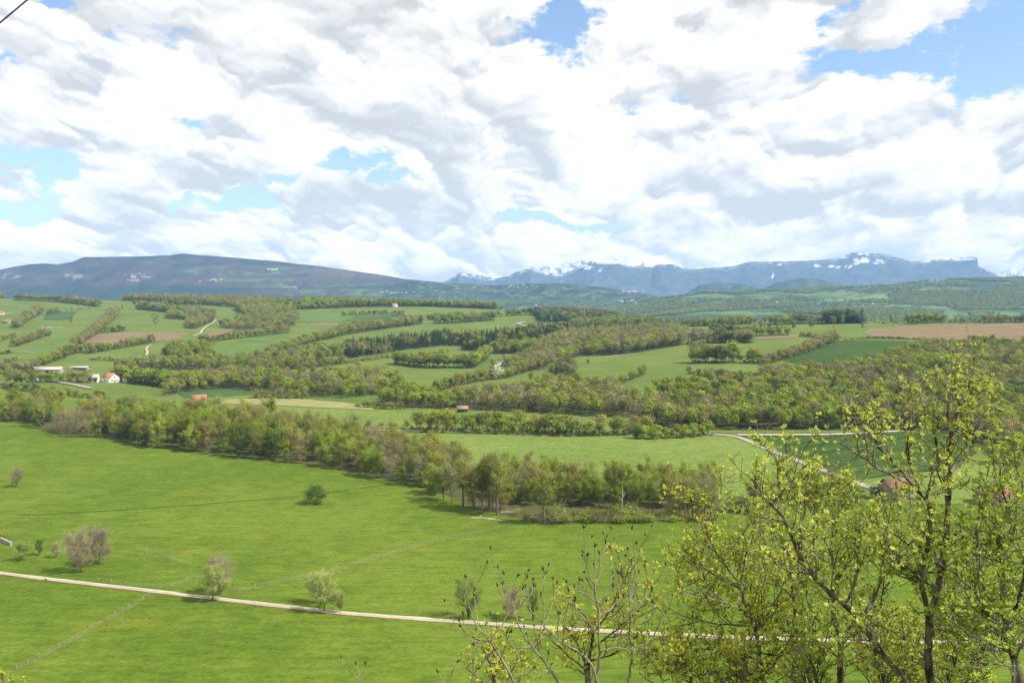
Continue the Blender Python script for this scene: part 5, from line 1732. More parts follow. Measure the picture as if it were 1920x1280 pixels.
village(12, 395, 526, 30, 3.5, 'tiny pale house in the village low on the long wooded mountain', 1.0, (1, 0, 2, 1))
village(5, 508, 506, 11, 2, 'tiny white house in the hamlet high on the long wooded mountain', 1.1, (0, 2, 3))
village(12, 745, 549, 34, 4, 'tiny pale house in the village at the tail of the long mountain', .95, (0, 1, 1))
village(9, 545, 540, 18, 2.5, 'tiny pale house scattered on the pastures below the mountain hamlet', .95, (1, 1))
village(8, 985, 537, 45, 2.5, 'tiny pale house along the crest of the low wooded ridge', .9, (0, 1))
village(9, 1190, 547, 26, 1.8, 'tiny pale house strung along the valley floor before the blue range', 1.3, (0, 3))
village(14, 1200, 565, 36, 5, 'tiny pale house in the valley village left of the hazy hills', 1.1, (0, 1, 2, 3))
village(4, 1450, 568, 24, 1.5, 'tiny long white farm building in the hazy pastures', 1.2, (3,))
village(20, 1850, 552, 60, 9, 'tiny pale house in the village spread on the right-hand hazy hill', 1.1, (0, 0, 1, 2))
village(6, 1670, 568, 40, 8, 'tiny pale house scattered on the middle of the hazy hills', 1.1, (0, 1))
village(6, 1630, 541, 30, 6, 'tiny pale house high on the hazy hills under the blue cliffs', 1.2, (0, 1))
for i, (x, y, k, l) in enumerate(((1062, 586, 0, 'white-walled house among the dark trees of the wooded knoll'), (1072, 587, 2, 'red-roofed house right of the white one on the wooded knoll'), (1108, 590, 0, 'white house lowest on the wooded knoll'), (1118, 587, 1, 'brown-roofed house on the wooded knoll'),
                                  (1126, 588, 2, 'red-roofed house last on the right of the wooded knoll'), (1098, 593, 1, 'grey house in the dip of the wooded knoll'), (968, 572, 0, 'house with orange roof on the skyline by the long wood'), (980, 570, 2, 'red-roofed house on the skyline by the knoll'),
                                  (1005, 573, 0, 'white house on the skyline next to the knoll'), (740, 575, 0, 'tiny white house before the skyline wood'))):
    p = to_ground([(x, y)])[0]
    o = link('village_house', FHM[k], None, p)
    o.rotation_euler = (0, 0, RV.uniform(-.7, .7))
    tag(o, l, 'house')


# ------------------------------------------------------------------ cattle on the far pasture
def cow_mesh():
    bm_v = [(0, 0, 1.05), (.55, 0, 1.1), (1.0, 0, 1.15), (1.35, 0, 1.35), (1.65, 0, 1.3), (1.85, 0, 1.12), (-.5, 0, 1.1), (-.85, 0, 1.15), (-.95, 0, .7)]
    ed = [(0, 1), (1, 2), (2, 3), (3, 4), (4, 5), (0, 6), (6, 7), (7, 8)]
    rad = [.36, .37, .28, .16, .15, .09, .37, .28, .04]
    for (b, x, s) in ((1, .75, 1), (1, .75, -1), (6, -.7, 1), (6, -.7, -1)):
        i = len(bm_v)
        bm_v += [(x, .2 * s, .75), (x + (.03 if b == 1 else -.05), .2 * s, .4), (x, .2 * s, .03)]
        ed += [(b, i), (i, i + 1), (i + 1, i + 2)]
        rad += [.15, .07, .06]
    me = bpy.data.meshes.new('cow')
    me.from_pydata(bm_v, ed, [])
    me.materials.append(M['hide'])
    o = bpy.data.objects.new('cow', me)
    COL.objects.link(o)
    o.modifiers.new('skin', 'SKIN')
    for i, r in enumerate(rad):
        me.skin_vertices[0].data[i].radius = (r, r)
    me.skin_vertices[0].data[0].use_root = True
    ss = o.modifiers.new('sub', 'SUBSURF')
    ss.levels = ss.render_levels = 1
    bpy.context.view_layer.update()
    ev = o.evaluated_get(bpy.context.evaluated_depsgraph_get())
    m2 = bpy.data.meshes.new_from_object(ev)
    m2.materials.clear()
    m2.materials.append(M['hide'])
    bpy.data.objects.remove(o)
    return m2


cow = cow_mesh()
for (x, y) in [(74 + 3.6 * i + RV.normal(0, 1.2), 614.5 + 1.4 * math.sin(i * 2.1) + RV.normal(0, .6)) for i in range(12)]:
    p = to_ground([(x, y)])[0]
    o = link('cow', cow, None, p)
    o.rotation_euler = (0, 0, RV.uniform(0, 6.28))
    o.scale = (1.05, 1.05, 1.05)
    tag(o, 'white cow grazing with the herd on the hillside below the blue-green plot', 'cow', 'herd of white cattle')


# ------------------------------------------------------------------ fences, wall, logs
_pv, _pf = tubes([(np.array([[0, 0, -.3], [0.01, 0, .6], [0, .01, 1.25]]), [.05, .047, .042])], 6)
_top = np.array([[12, 13, 14, 15, 16, 17]])
post_mesh = mesh_np('post', _pv, [_pf, _top], [M['post']])


def fence(pts, sp, label):
    W = to_ground(pts)[:, :2]
    s = np.concatenate([[0], np.cumsum(np.hypot(*np.diff(W, axis=0).T))])
    n = int(s[-1] / sp)
    b = empty('fence', (W[0, 0], W[0, 1], float(ground(*W[0]))))
    tag(b, label, 'fence')
    tops = []
    for i in range(n + 1):
        t = i * s[-1] / n + RV.normal(0, .15)
        x, y = np.interp(t, s, W[:, 0]), np.interp(t, s, W[:, 1])
        z = float(ground(x, y))
        o = link('post', post_mesh, b, Vector((x, y, z)) - b.location)
        k = RV.uniform(.85, 1.15)
        o.rotation_euler = (RV.normal(0, .05), RV.normal(0, .05), RV.uniform(0, 3))
        o.scale = (k * 1.15, k * 1.15, k)
        tops.append((x - b.location.x, y - b.location.y, z - b.location.z))
    T = np.array(tops)
    lines = [(T + np.array([0, 0, h]), np.full(len(T), .012)) for h in (.45, .8, 1.1)]
    v, f = tubes(lines, 3)
    link('wire', mesh_np('wire', v, f, [M['wire']]), b)


fence([(281, 1119), (210, 1159), (130, 1206), (32, 1256)], 2.6, 'short wooden post fence running down from the track at lower left')
fence([(955, 987), (860, 1007), (780, 1025), (640, 1068), (553, 1088), (417, 1117)], 4.0, 'long wooden post fence crossing the meadow up to the stump')
fence([(185, 1091), (275, 1101), (315, 1103), (340, 1096), (366, 1083)], 4.2, 'low post fence along the track before the pale tree')
fence([(258, 1031), (300, 1041), (357, 1062)], 4.0, 'broken old fence line on the meadow near the big bare trees')


def rock_heap(name, px, py, n, rx, ry, size, label):
    p = to_ground([(px, py)])[0]
    V, F, b = [], [], 0
    ico = [(0, 0, 1), (.9, 0, .4), (.28, .85, .4), (-.72, .53, .4), (-.72, -.53, .4), (.28, -.85, .4), (.72, .53, -.4), (-.28, .85, -.4), (-.9, 0, -.4), (-.28, -.85, -.4), (.72, -.53, -.4), (0, 0, -1)]
    fc = [(0, 1, 2), (0, 2, 3), (0, 3, 4), (0, 4, 5), (0, 5, 1), (1, 6, 2), (2, 7, 3), (3, 8, 4), (4, 9, 5), (5, 10, 1), (6, 7, 2), (7, 8, 3), (8, 9, 4), (9, 10, 5), (10, 6, 1), (11, 7, 6), (11, 8, 7), (11, 9, 8), (11, 10, 9), (11, 6, 10)]
    for i in range(n):
        c = np.array([RV.normal(0, rx), RV.normal(0, ry), 0])
        s = size * RV.uniform(.5, 1.3)
        z = float(ground(p[0] + c[0], p[1] + c[1])) - p[2]
        v = np.array(ico) * s * RV.uniform(.7, 1.2, (12, 3)) + c + np.array([0, 0, z + s * .3])
        V.append(v)
        F.append(np.array(fc) + b)
        b += 12
    o = link(name, mesh_np(name, np.vstack(V), np.vstack(F), [M['rubble']]), None, p)
    tag(o, label, None, None, 'stuff')


rock_heap('rubble', 38, 968, 16, 3.0, .6, .22, 'pale rubble heap on the meadow at left')
rock_heap('rubble', 86, 976, 9, 1.6, .5, .22, 'pale rubble on the meadow')


def log(px, py, L, r, rot, label, mat='dead', tilt=0.0):
    p = to_ground([(px, py)])[0]
    P = np.array([[-L / 2, 0, r * .7], [-L / 6, .1, r * .8], [L / 6, -.08, r * .75], [L / 2, .05, r * .7 + tilt]])
    v, f = tubes([(P, [r, r * .9, r * .8, r * .55]), (np.array([P[1], P[1] + [.5, .6, .5], P[1] + [.9, 1.1, .9]]), [r * .4, r * .3, r * .12]), (np.array([P[2], P[2] + [.4, -.3, .6]]), [r * .35, r * .1])], 7)
    o = link('fallen_log', mesh_np('fallen_log', v, f, [M[mat]], smooth=True), None, p)
    o.rotation_euler = (0, 0, R(rot))
    tag(o, label, 'log')


log(905, 972, 7.5, .24, -8, 'long bleached fallen log on the grass at the bend of the belt')
log(928, 975, 5, .22, -20, 'short bleached fallen log nearest the broken stump')
log(890, 951, 6, .30, 25, 'dark fallen trunk with roots under the bend trees', 'bark', .9)
log(955, 960, 6, .18, 6, 'thin bleached log lying behind the stump')
log(1000, 970, 4, .15, 0, 'thin log behind the lone slender tree')


def snag(px, py, hpx, lean, label, mat, forks):
    """a dead standing trunk"""
    p = to_ground([(px, py)])[0]
    H = hpx * p[1] / FPX
    t = np.array([[0, 0, -.2], [lean * .3, 0, H * .35], [lean * .7, .05, H * .7], [lean, 0, H]])
    ls = [(t, [.020 * H, .016 * H, .012 * H, .007 * H])]
    for (h, dx, dz) in forks:
        b = np.array([np.interp(h * H, t[:, 2], t[:, 0]), 0, h * H])
        ls.append((np.array([b, b + np.array([dx * .5, .1, dz * .4]) * H, b + np.array([dx, .1, dz]) * H]), [.010 * H, .007 * H, .003 * H]))
    v, f = tubes(ls, 7)
    o = link('dead_tree', mesh_np('dead_tree', v, f, [M[mat]], smooth=True), None, p)
    tag(o, label, 'dead tree')


snag(1166, 968, 60, .2, 'tall bleached dead trunk with a forked stub in the belt', 'dead', [(.62, .14, .14), (.5, -.1, .12)])
snag(1258, 977, 24, 1.2, 'leaning white dead trunk near the belt end', 'dead', [(.4, .12, .2)])
snag(954, 981, 20, .1, 'dark broken stump with a jagged top before the belt', 'bark', [(.7, .35, .08), (.6, -.25, .1)])
snag(886, 951, 66, -.6, 'grey dead trunk with one bare white arm at the bend of the belt', 'dead', [(.55, -.18, .3), (.5, .1, .15)])

_w = to_ground([(-60, 1004), (0, 1014), (21, 1023)])
_wl = empty('stone_wall', _w[2])
tag(_wl, 'grey stone wall end reaching in from the left picture edge', 'wall')
_rel = _w - _w[2]
_pts, _V, _F = [], [], []
for i in range(2):
    a, b = _rel[i], _rel[i + 1]
    n = max(2, int(np.hypot(*(b - a)[:2]) / .7))
    for q in range(n):
        c0, c1 = a + (b - a) * q / n, a + (b - a) * (q + .96) / n
        d = (b - a)[:2] / np.hypot(*(b - a)[:2])
        nrm = np.array([-d[1], d[0], 0]) * .3
        for (z0, z1) in ((-.3, .42), (.43, .82), (.83, 1.15 + RV.uniform(-.1, .12))):
            o_ = len(_V)
            jit = RV.normal(0, .03)
            _V += [c0 - nrm + [0, 0, z0], c1 - nrm + [0, 0, z0], c1 + nrm + [0, 0, z0], c0 + nrm + [0, 0, z0], c0 - nrm * (1 + jit) + [0, 0, z1], c1 - nrm * (1 + jit) + [0, 0, z1], c1 + nrm + [0, 0, z1], c0 + nrm + [0, 0, z1]]
            _F += [tuple(o_ + k for k in f) for f in ((3, 2, 1, 0), (4, 5, 6, 7), (0, 1, 5, 4), (1, 2, 6, 5), (2, 3, 7, 6), (3, 0, 4, 7))]
link('stonework', mesh_np('stonework', np.array(_V), np.array(_F), [M['stone']]), _wl)

# overhead cable crossing the top left corner
_a, _b = at_depth(-260, 245, 24.0), at_depth(300, -225, 30.0)
_t = np.linspace(0, 1, 24)[:, None]
_c = _a * (1 - _t) + _b * _t - np.array([0, 0, .25]) * (4 * _t * (1 - _t))
_v, _f = tubes([(_c, np.full(24, .028))], 6)
tag(link('overhead_cable', mesh_np('overhead_cable', _v, _f, [M['cable']], smooth=True)), 'black overhead cable cutting the top left corner of the sky', 'cable')


# ------------------------------------------------------------------ the trees on the slope right below the viewer
def smooth_line(P, r, rng, step=.10, crook=.012):
    """resample a traced limb into a slightly crooked curve"""
    P = np.asarray(P, float)
    s = np.concatenate([[0], np.cumsum(np.linalg.norm(np.diff(P, axis=0), axis=1))])
    n = max(4, int(s[-1] / step))
    t = np.linspace(0, s[-1], n)
    C = np.stack([np.interp(t, s, P[:, k]) for k in range(3)], -1)
    rr = np.interp(t, s, r)
    k = np.array([.25, .5, .25])
    for _ in range(2):
        Cp = np.vstack([2 * C[0] - C[1], C, 2 * C[-1] - C[-2]])
        C = np.stack([np.convolve(Cp[:, q], k, 'valid') for q in range(3)], -1)
    w = np.cumsum(rng.normal(0, crook, (n, 3)), 0)
    w = w - np.linspace(0, 1, n)[:, None] * w[-1]
    return C + w, rr


def twig_curve(p, d, L, rng, n=5, up=.5, wob=.16):
    P = [np.asarray(p, float)]
    d = np.asarray(d, float) / (np.linalg.norm(d) + 1e-9)
    for i in range(n):
        d = d + rng.normal(0, wob, 3) + np.array([0, 0, up / n])
        d /= np.linalg.norm(d)
        P.append(P[-1] + d * L / n)
    return np.array(P)


def tufts(C, D, nl, size, rng):
    """rosettes of young leaves opening round the twig ends"""
    n = len(C)
    C = np.repeat(C, nl, 0)
    D = np.repeat(D, nl, 0)
    m = len(C)
    out = rng.normal(0, 1, (m, 3))
    out -= (out * D).sum(1)[:, None] * D
    out /= np.linalg.norm(out, axis=1)[:, None] + 1e-9
    k = rng.uniform(.15, 1.2, m)[:, None]
    A = D * k + out + rng.normal(0, .15, (m, 3))
    A /= np.linalg.norm(A, axis=1)[:, None]
    B = np.cross(A, D + rng.normal(0, .25, (m, 3)))
    B /= np.linalg.norm(B, axis=1)[:, None] + 1e-9
    Nn = np.cross(A, B)
    L = (size * rng.uniform(.40, 1.5, m) * np.repeat(rng.uniform(.65, 1.3, n), nl))[:, None]
    base = C + rng.normal(0, .008, (m, 3))
    w = L * .32
    mid = base + A * L * .5
    tip = base + A * L - Nn * L * .15 * rng.uniform(-1, 1, m)[:, None]
    V = np.stack([base, mid + B * w + Nn * w * .35, tip, mid - B * w + Nn * w * .35], 1).reshape(-1, 3)
    q = np.arange(m)[:, None] * 4
    F = np.vstack([q + np.array([0, 1, 2]), q + np.array([0, 2, 3])])
    return V, F


def fg_tree(name, label, limbs, depth, seed, leaf='fg_leaf', dens=1.0, tw_len=1.0, tuft=1.0, lsize=.042, cat='tree', group=None, foot=None, up=.55, bare=0.16):
    """limbs: (start radius px, end radius px, depth shift at start, at end, [(x, y) ...]); the first one carries the tree and runs down to the ground"""
    rng = np.random.default_rng(seed)
    lines = []
    main = []
    for i, (r0, r1, d0, d1, pts) in enumerate(limbs):
        n = len(pts)
        P = np.array([at_depth(p[0], p[1], depth + d0 + (d1 - d0) * k / max(1, n - 1)) for k, p in enumerate(pts)])
        rr = np.linspace(r0, r1, n) * .62 * depth / FPX
        L, r = smooth_line(P, rr, rng)
        main.append((L, r))
    b0 = main[0][0][0].copy()
    fx, fy = b0[0] + rng.normal(0, .2), b0[1] + .25
    foot_p = np.array([fx, fy, float(ground(fx, fy)) - .15])
    lines.append((np.array([foot_p, (foot_p + b0) / 2 + rng.normal(0, .06, 3), b0]), np.array([1.5, 1.2, 1.0]) * main[0][1][0]))
    for L, r in main:
        if L[0][2] < b0[2] + .6 and L is not main[0][0] and np.linalg.norm(L[0] - b0) > .25 and L[0][2] < EYE - .40 * depth:
            q = foot_p + (L[0] - b0) * .25
            q[2] = float(ground(q[0], q[1])) - .15
            lines.append((np.array([q, (q + L[0]) / 2 + rng.normal(0, .06, 3), L[0]]), np.array([1.3, 1.1, 1.0]) * r[0]))
    TC, TD = [], []
    # boughs between the traced limbs
    for L, r in list(main):
        s = np.linalg.norm(np.diff(L, axis=0), axis=1).sum()
        for q in range(int(s * 2.1 * dens)):
            k = rng.integers(int(len(L) * max(.12, bare * .6)), len(L) - 1)
            T = L[k] - L[k - 1]
            T /= np.linalg.norm(T) + 1e-9
            ln = tw_len * rng.uniform(.5, 1.25) * (1.1 - .5 * k / len(L))
            c = twig_curve(L[k], T * .7 + rng.normal(0, .6, 3) + np.array([0, 0, .25]), ln, rng, 10, up, .16)
            c, cr = smooth_line(c, np.linspace(min(r[k] * .55, .016), .005, len(c)), rng, .08, .008)
            main.append((c, cr))
    lines += main
    for L, r in main:
        n = len(L)
        s = np.concatenate([[0], np.cumsum(np.linalg.norm(np.diff(L, axis=0), axis=1))])
        t = s[-1] * bare * rng.uniform(.5, 1)
        while t < s[-1]:
            k = min(np.searchsorted(s, t), n - 2)
            p = L[k]
            T = L[k + 1] - L[k]
            T /= np.linalg.norm(T) + 1e-9
            dd = T * .65 + rng.normal(0, .75, 3) + np.array([0, 0, .3])
            f = t / s[-1]
            ln = tw_len * rng.uniform(.25, .75) * (1.1 - .55 * f)
            b = twig_curve(p, dd, ln, rng, 6, up)
            rb = min(r[k] * .6, .009)
            lines.append((b, np.linspace(rb, .0035, len(b))))
            nb = max(2, int(ln * 9 * dens))
            for q in range(nb):
                g = rng.uniform(.2, 1) * (len(b) - 1)
                gi = min(int(g), len(b) - 2)
                pp = b[gi] + (b[gi + 1] - b[gi]) * (g - gi)
                d2 = (b[gi + 1] - b[gi]) / (np.linalg.norm(b[gi + 1] - b[gi]) + 1e-9) * .6 + rng.normal(0, .7, 3) + np.array([0, 0, .3])
                sl = tw_len * rng.uniform(.10, .34)
                c = twig_curve(pp, d2, sl, rng, 3, up, .2)
                lines.append((c, np.linspace(.0042, .0024, len(c))))
                TC.append(c[-1])
                TD.append(c[-1] - c[-2])
                if rng.uniform() < .6:
                    TC.append(c[1] + rng.normal(0, .012, 3))
                    TD.append(c[2] - c[1] + rng.normal(0, .02, 3))
            TC.append(b[-1])
            TD.append(b[-1] - b[-2])
            t += rng.uniform(.08, .20) / dens
        TC.append(L[-1])
        TD.append(L[-1] - L[-2])
    TC, TD = np.array(TC), np.array(TD)
    TD /= np.linalg.norm(TD, axis=1)[:, None] + 1e-9
    e = empty(name, foot_p)
    tag(e, label, cat, group)
    v, f = tubes([l for l in lines if l[1][0] > .012], 7)
    v2, f2 = tubes([l for l in lines if l[1][0] <= .012], 4)
    link('trunk', mesh_np('trunk', np.vstack([v, v2]) - foot_p, np.vstack([f, f2 + len(v)]), [M['fg_bark']], smooth=True), e)
    if tuft > 0:
        keep = rng.uniform(0, 1, len(TC)) < tuft
        v, f = tufts(TC[keep], TD[keep], 8, lsize, rng)
        link('crown', mesh_np('crown', v - foot_p, f, [M[leaf]]), e)
    return len(TC)


T1 = [(13, 9, 0, 0, [(1749, 1290), (1744, 1247), (1746, 1198), (1755, 1150), (1760, 1118), (1763, 1079), (1770, 1037), (1773, 1011)]),
      (9, 3, 0, .2, [(1773, 1011), (1781, 950), (1784, 908), (1786, 879), (1781, 852), (1787, 805), (1794, 782), (1804, 755), (1815, 728), (1822, 713)]),
      (9, 6, 0, -.3, [(1746, 1190), (1736, 1134), (1727, 1085), (1724, 1040), (1736, 1020), (1742, 990), (1743, 950)]),
      (6, 1.5, -.3, -.7, [(1743, 945), (1723, 914), (1700, 889), (1681, 863), (1655, 843), (1642, 824), (1623, 808), (1606, 785), (1598, 760)]),
      (4.5, 1.5, -.4, -1.0, [(1700, 905), (1675, 895), (1649, 879), (1626, 863), (1610, 847), (1588, 836), (1570, 828)]),
      (4, 1.2, -.3, .2, [(1723, 914), (1705, 880), (1697, 850), (1700, 820), (1690, 790), (1672, 772), (1660, 750)]),
      (5, 1.2, 0, .4, [(1780, 930), (1765, 885), (1758, 853), (1752, 821), (1742, 790), (1733, 760), (1724, 730), (1718, 714)]),
      (5, 1.2, 0, .5, [(1785, 885), (1804, 863), (1823, 843), (1829, 821), (1836, 792), (1849, 779), (1866, 766), (1878, 752)]),
      (3, 1.2, .2, -.3, [(1787, 795), (1780, 775), (1779, 748), (1784, 725)]),
      (3, 1.2, .2, .6, [(1794, 782), (1815, 762), (1835, 742), (1846, 728)]),
      (3, 1.2, .1, .5, [(1829, 815), (1850, 800), (1868, 780), (1866, 745)]),
      (4, 1.5, 0, -.9, [(1766, 1060), (1735, 1040), (1700, 1020), (1670, 1000), (1650, 985), (1630, 975)]),
      (4, 1.5, 0, -.8, [(1764, 1075), (1720, 1070), (1690, 1050), (1665, 1020), (1655, 985), (1640, 955)]),
      (3.5, 1.2, -.2, -.9, [(1727, 1085), (1690, 1060), (1665, 1045), (1635, 1040)]),
      (3.5, 1.2, 0, .9, [(1773, 1011), (1800, 995), (1825, 985), (1850, 960), (1862, 935)]),
      (3.5, 1.2, 0, .8, [(1760, 1110), (1790, 1080), (1815, 1060), (1835, 1030)]),
      (3, 1.2, -.3, -.6, [(1743, 950), (1735, 930), (1750, 900), (1748, 870)])]
T2 = [(10, 7, 0, 0, [(1712, 1292), (1704, 1280), (1676, 1247), (1649, 1211), (1610, 1163), (1587, 1130), (1558, 1114), (1532, 1088)]),
      (7, 2, 0, -.5, [(1532, 1088), (1507, 1059), (1494, 1037), (1486, 1011), (1471, 975), (1458, 955), (1429, 934), (1413, 918), (1397, 905)]),
      (3, 1.2, -.4, -.2, [(1458, 958), (1462, 930), (1470, 905), (1476, 885)]), (2.5, 1.2, -.5, -.6, [(1429, 934), (1418, 910), (1411, 882)]),
      (4, 1.2, 0, .5, [(1532, 1088), (1530, 1040), (1520, 1000), (1528, 960), (1540, 928)]), (4, 1.2, 0, .6, [(1558, 1114), (1562, 1060), (1556, 1010), (1566, 965), (1580, 935)]),
      (4, 1.2, 0, .6, [(1587, 1130), (1600, 1070), (1606, 1020), (1602, 975), (1615, 945)]), (4, 1.2, 0, .6, [(1610, 1163), (1640, 1110), (1655, 1065), (1650, 1020)]),
      (3, 1.2, 0, .2, [(1507, 1059), (1500, 1010), (1510, 965), (1500, 925)]), (3, 1.2, -.2, .2, [(1486, 1011), (1500, 975), (1512, 945), (1510, 915)]),
      (3, 1.2, -.3, -.6, [(1471, 975), (1450, 985), (1435, 965), (1425, 950)]), (3, 1.2, 0, -.7, [(1520, 1075), (1480, 1070), (1455, 1060), (1440, 1030)]),
      (5, 2, 0, .3, [(1640, 1200), (1635, 1240), (1640, 1260)])]
T3 = [(7, 5, 0, 0, [(1434, 1292), (1425, 1250), (1415, 1205), (1402, 1160), (1395, 1130), (1388, 1095)]),
      (4, 1.2, 0, .3, [(1388, 1095), (1360, 1060), (1340, 1025), (1325, 995), (1318, 972)]), (3.5, 1.2, 0, -.3, [(1388, 1095), (1396, 1055), (1402, 1020), (1390, 988)]),
      (3.5, 1.2, 0, .5, [(1392, 1110), (1350, 1080), (1315, 1060), (1285, 1045), (1270, 1035)]), (3.5, 1.2, 0, -.6, [(1398, 1145), (1345, 1120), (1305, 1108), (1272, 1112)]),
      (3.5, 1.2, 0, .6, [(1408, 1175), (1350, 1170), (1305, 1165), (1270, 1175)]), (3, 1.2, 0, -.6, [(1412, 1190), (1445, 1150), (1465, 1115), (1470, 1080)]),
      (3.5, 1.2, 0, .5, [(1420, 1235), (1370, 1225), (1320, 1215), (1270, 1215), (1240, 1230)]), (3, 1.2, 0, -.5, [(1426, 1260), (1380, 1262), (1330, 1255), (1280, 1262), (1245, 1275)]),
      (3, 1.2, 0, .5, [(1398, 1150), (1430, 1110), (1440, 1070), (1430, 1040)]), (3, 1.2, .2, .4, [(1345, 1035), (1310, 1015), (1290, 1005)]), (3, 1.2, 0, -.5, [(1428, 1270), (1460, 1230), (1480, 1200), (1490, 1170)])]
T4 = [(8, 6, 0, 0, [(1577, 1292), (1576, 1221), (1568, 1192), (1561, 1134), (1563, 1101)]), (5, 1.2, 0, .4, [(1563, 1101), (1568, 1069), (1552, 1037), (1535, 1010), (1530, 975)]),
      (4, 1.2, 0, -.4, [(1563, 1101), (1590, 1060), (1600, 1020), (1620, 985)]), (5, 3, 0, .3, [(1576, 1221), (1591, 1189), (1600, 1166), (1625, 1140), (1650, 1120), (1668, 1090)]),
      (3.5, 1.2, 0, -.6, [(1568, 1192), (1535, 1160), (1515, 1130), (1510, 1095)]), (3.5, 1.2, 0, .6, [(1565, 1150), (1600, 1110), (1625, 1075)]), (3.5, 1.2, 0, -.7, [(1576, 1240), (1540, 1215), (1510, 1200), (1490, 1180)]),
      (3.5, 1.2, 0, .6, [(1577, 1255), (1610, 1235), (1640, 1230), (1665, 1210)])]
T4B = [(4.5, 3, 0, 0, [(1484, 1292), (1484, 1214), (1487, 1150), (1486, 1085), (1481, 1046)]), (3, 1.2, 0, .3, [(1481, 1046), (1470, 1015), (1462, 990)]), (3, 1.2, 0, -.5, [(1486, 1120), (1460, 1095), (1445, 1075)]),
       (3, 1.2, 0, .5, [(1486, 1100), (1510, 1075), (1525, 1050)]), (3, 1.2, 0, -.5, [(1485, 1190), (1455, 1170), (1430, 1160)]), (3, 1.2, 0, .5, [(1485, 1215), (1515, 1190), (1535, 1170)]), (3, 1.2, 0, .3, [(1484, 1260), (1510, 1250), (1540, 1240)])]
T5 = [(13, 8, 0, 0, [(1918, 1292), (1904, 1247), (1894, 1214), (1885, 1170), (1878, 1130)]), (6, 1.5, 0, .5, [(1878, 1130), (1884, 1079), (1878, 1047), (1860, 1025), (1863, 1000), (1876, 985), (1880, 950), (1868, 910), (1868, 866), (1870, 836)]),
      (6, 1.5, 0, -.6, [(1885, 1160), (1905, 1118), (1915, 1080), (1930, 1040), (1935, 990), (1925, 940), (1915, 900)]), (5, 1.5, 0, -.6, [(1890, 1200), (1860, 1150), (1835, 1110), (1815, 1090), (1795, 1075), (1780, 1065)]),
      (5, 1.5, 0, .7, [(1885, 1165), (1850, 1120), (1835, 1085), (1828, 1050), (1835, 1015), (1850, 985)]), (4, 1.5, 0, .5, [(1878, 1050), (1900, 1010), (1910, 970), (1905, 930)]), (5, 1.5, 0, .6, [(1900, 1235), (1930, 1200), (1945, 1150), (1940, 1100)]),
      (4, 1.5, 0, -.7, [(1896, 1220), (1860, 1200), (1830, 1190), (1800, 1180), (1780, 1160)]), (4, 1.5, 0, .6, [(1894, 1210), (1870, 1180), (1850, 1170), (1825, 1150)]), (3, 1.2, .3, .5, [(1863, 1000), (1840, 975), (1830, 940), (1838, 905)]),
      (4, 1.5, 0, -.5, [(1904, 1250), (1870, 1240), (1840, 1245), (1810, 1240)])]
T5B = [(7, 5, 0, 0, [(1833, 1292), (1836, 1240), (1846, 1214), (1850, 1180)]), (4, 1.2, 0, .4, [(1850, 1180), (1835, 1140), (1840, 1100), (1850, 1060)]), (4, 1.2, 0, -.4, [(1846, 1214), (1815, 1190), (1800, 1160), (1795, 1130)]),
       (4, 1.2, 0, .5, [(1850, 1185), (1875, 1150), (1885, 1110)]), (3.5, 1.2, 0, -.5, [(1836, 1245), (1800, 1235), (1775, 1225)]), (3.5, 1.2, 0, .4, [(1838, 1235), (1870, 1215), (1890, 1190)])]
T7A = [(5, 3, 0, 0, [(935, 1300), (930, 1265), (922, 1240), (905, 1222)]), (3, 1.2, 0, .4, [(935, 1300), (960, 1262), (972, 1235), (962, 1212)]), (3, 1.2, 0, -.4, [(930, 1300), (900, 1275), (882, 1258), (870, 1250)]), (3, 1.2, 0, .3, [(940, 1300), (985, 1270), (1005, 1245)]),
       (3, 1.2, 0, .3, [(930, 1300), (915, 1270), (945, 1240), (940, 1220)])]
T7B = [(6, 4, 0, 0, [(1098, 1300), (1100, 1250), (1108, 1215), (1112, 1180)]), (3, 1.2, 0, .3, [(1100, 1250), (1085, 1210), (1062, 1175), (1040, 1152)]), (3, 1.2, 0, .4, [(1112, 1180), (1100, 1155), (1080, 1138), (1065, 1130)]), (3, 1.2, 0, -.3, [(1112, 1185), (1145, 1150), (1172, 1095), (1183, 1058)]),
       (3, 1.2, 0, .4, [(1108, 1215), (1165, 1180), (1205, 1135), (1215, 1085)]), (3, 1.2, 0, -.4, [(1100, 1260), (1060, 1225), (1035, 1200), (1022, 1185)]), (3, 1.2, 0, .4, [(1104, 1240), (1160, 1225), (1195, 1190)]), (3, 1.2, .2, .3, [(1172, 1095), (1160, 1075), (1150, 1062)]), (3, 1.2, .2, .3, [(1190, 1150), (1222, 1125), (1222, 1090)])]
T8 = [(6, 4, 0, 0, [(1300, 1300), (1295, 1265), (1285, 1240), (1270, 1225)]), (3, 1.2, 0, .4, [(1300, 1300), (1330, 1270), (1345, 1235), (1340, 1205)]), (3, 1.2, 0, -.4, [(1296, 1280), (1255, 1260), (1235, 1240), (1225, 1215)]), (3, 1.2, 0, .4, [(1300, 1300), (1370, 1280), (1395, 1250)]),
      (3, 1.2, 0, .4, [(1290, 1300), (1240, 1290), (1210, 1275), (1200, 1262)])]
nt = 0
nt += fg_tree('budding_tree', 'tall crooked tree with two dark stems and young leaves, highest in the foreground', T1, 11.0, 1, 'fg_leaf', .9, .8, .85)
nt += fg_tree('budding_tree', 'foreground tree with a long trunk leaning far to the left', T2, 10.4, 2, 'fg_leaf', 1.05, .8, .95)
nt += fg_tree('budding_tree', 'foreground tree with golden-green crown left of the leaning trunk', T3, 13.0, 3, 'fg_leaf2', 1.15, .95, .9)
nt += fg_tree('budding_tree', 'straight thin tree standing under the leaning trunk', T4, 12.6, 4, 'fg_leaf', .95, .95, .85)
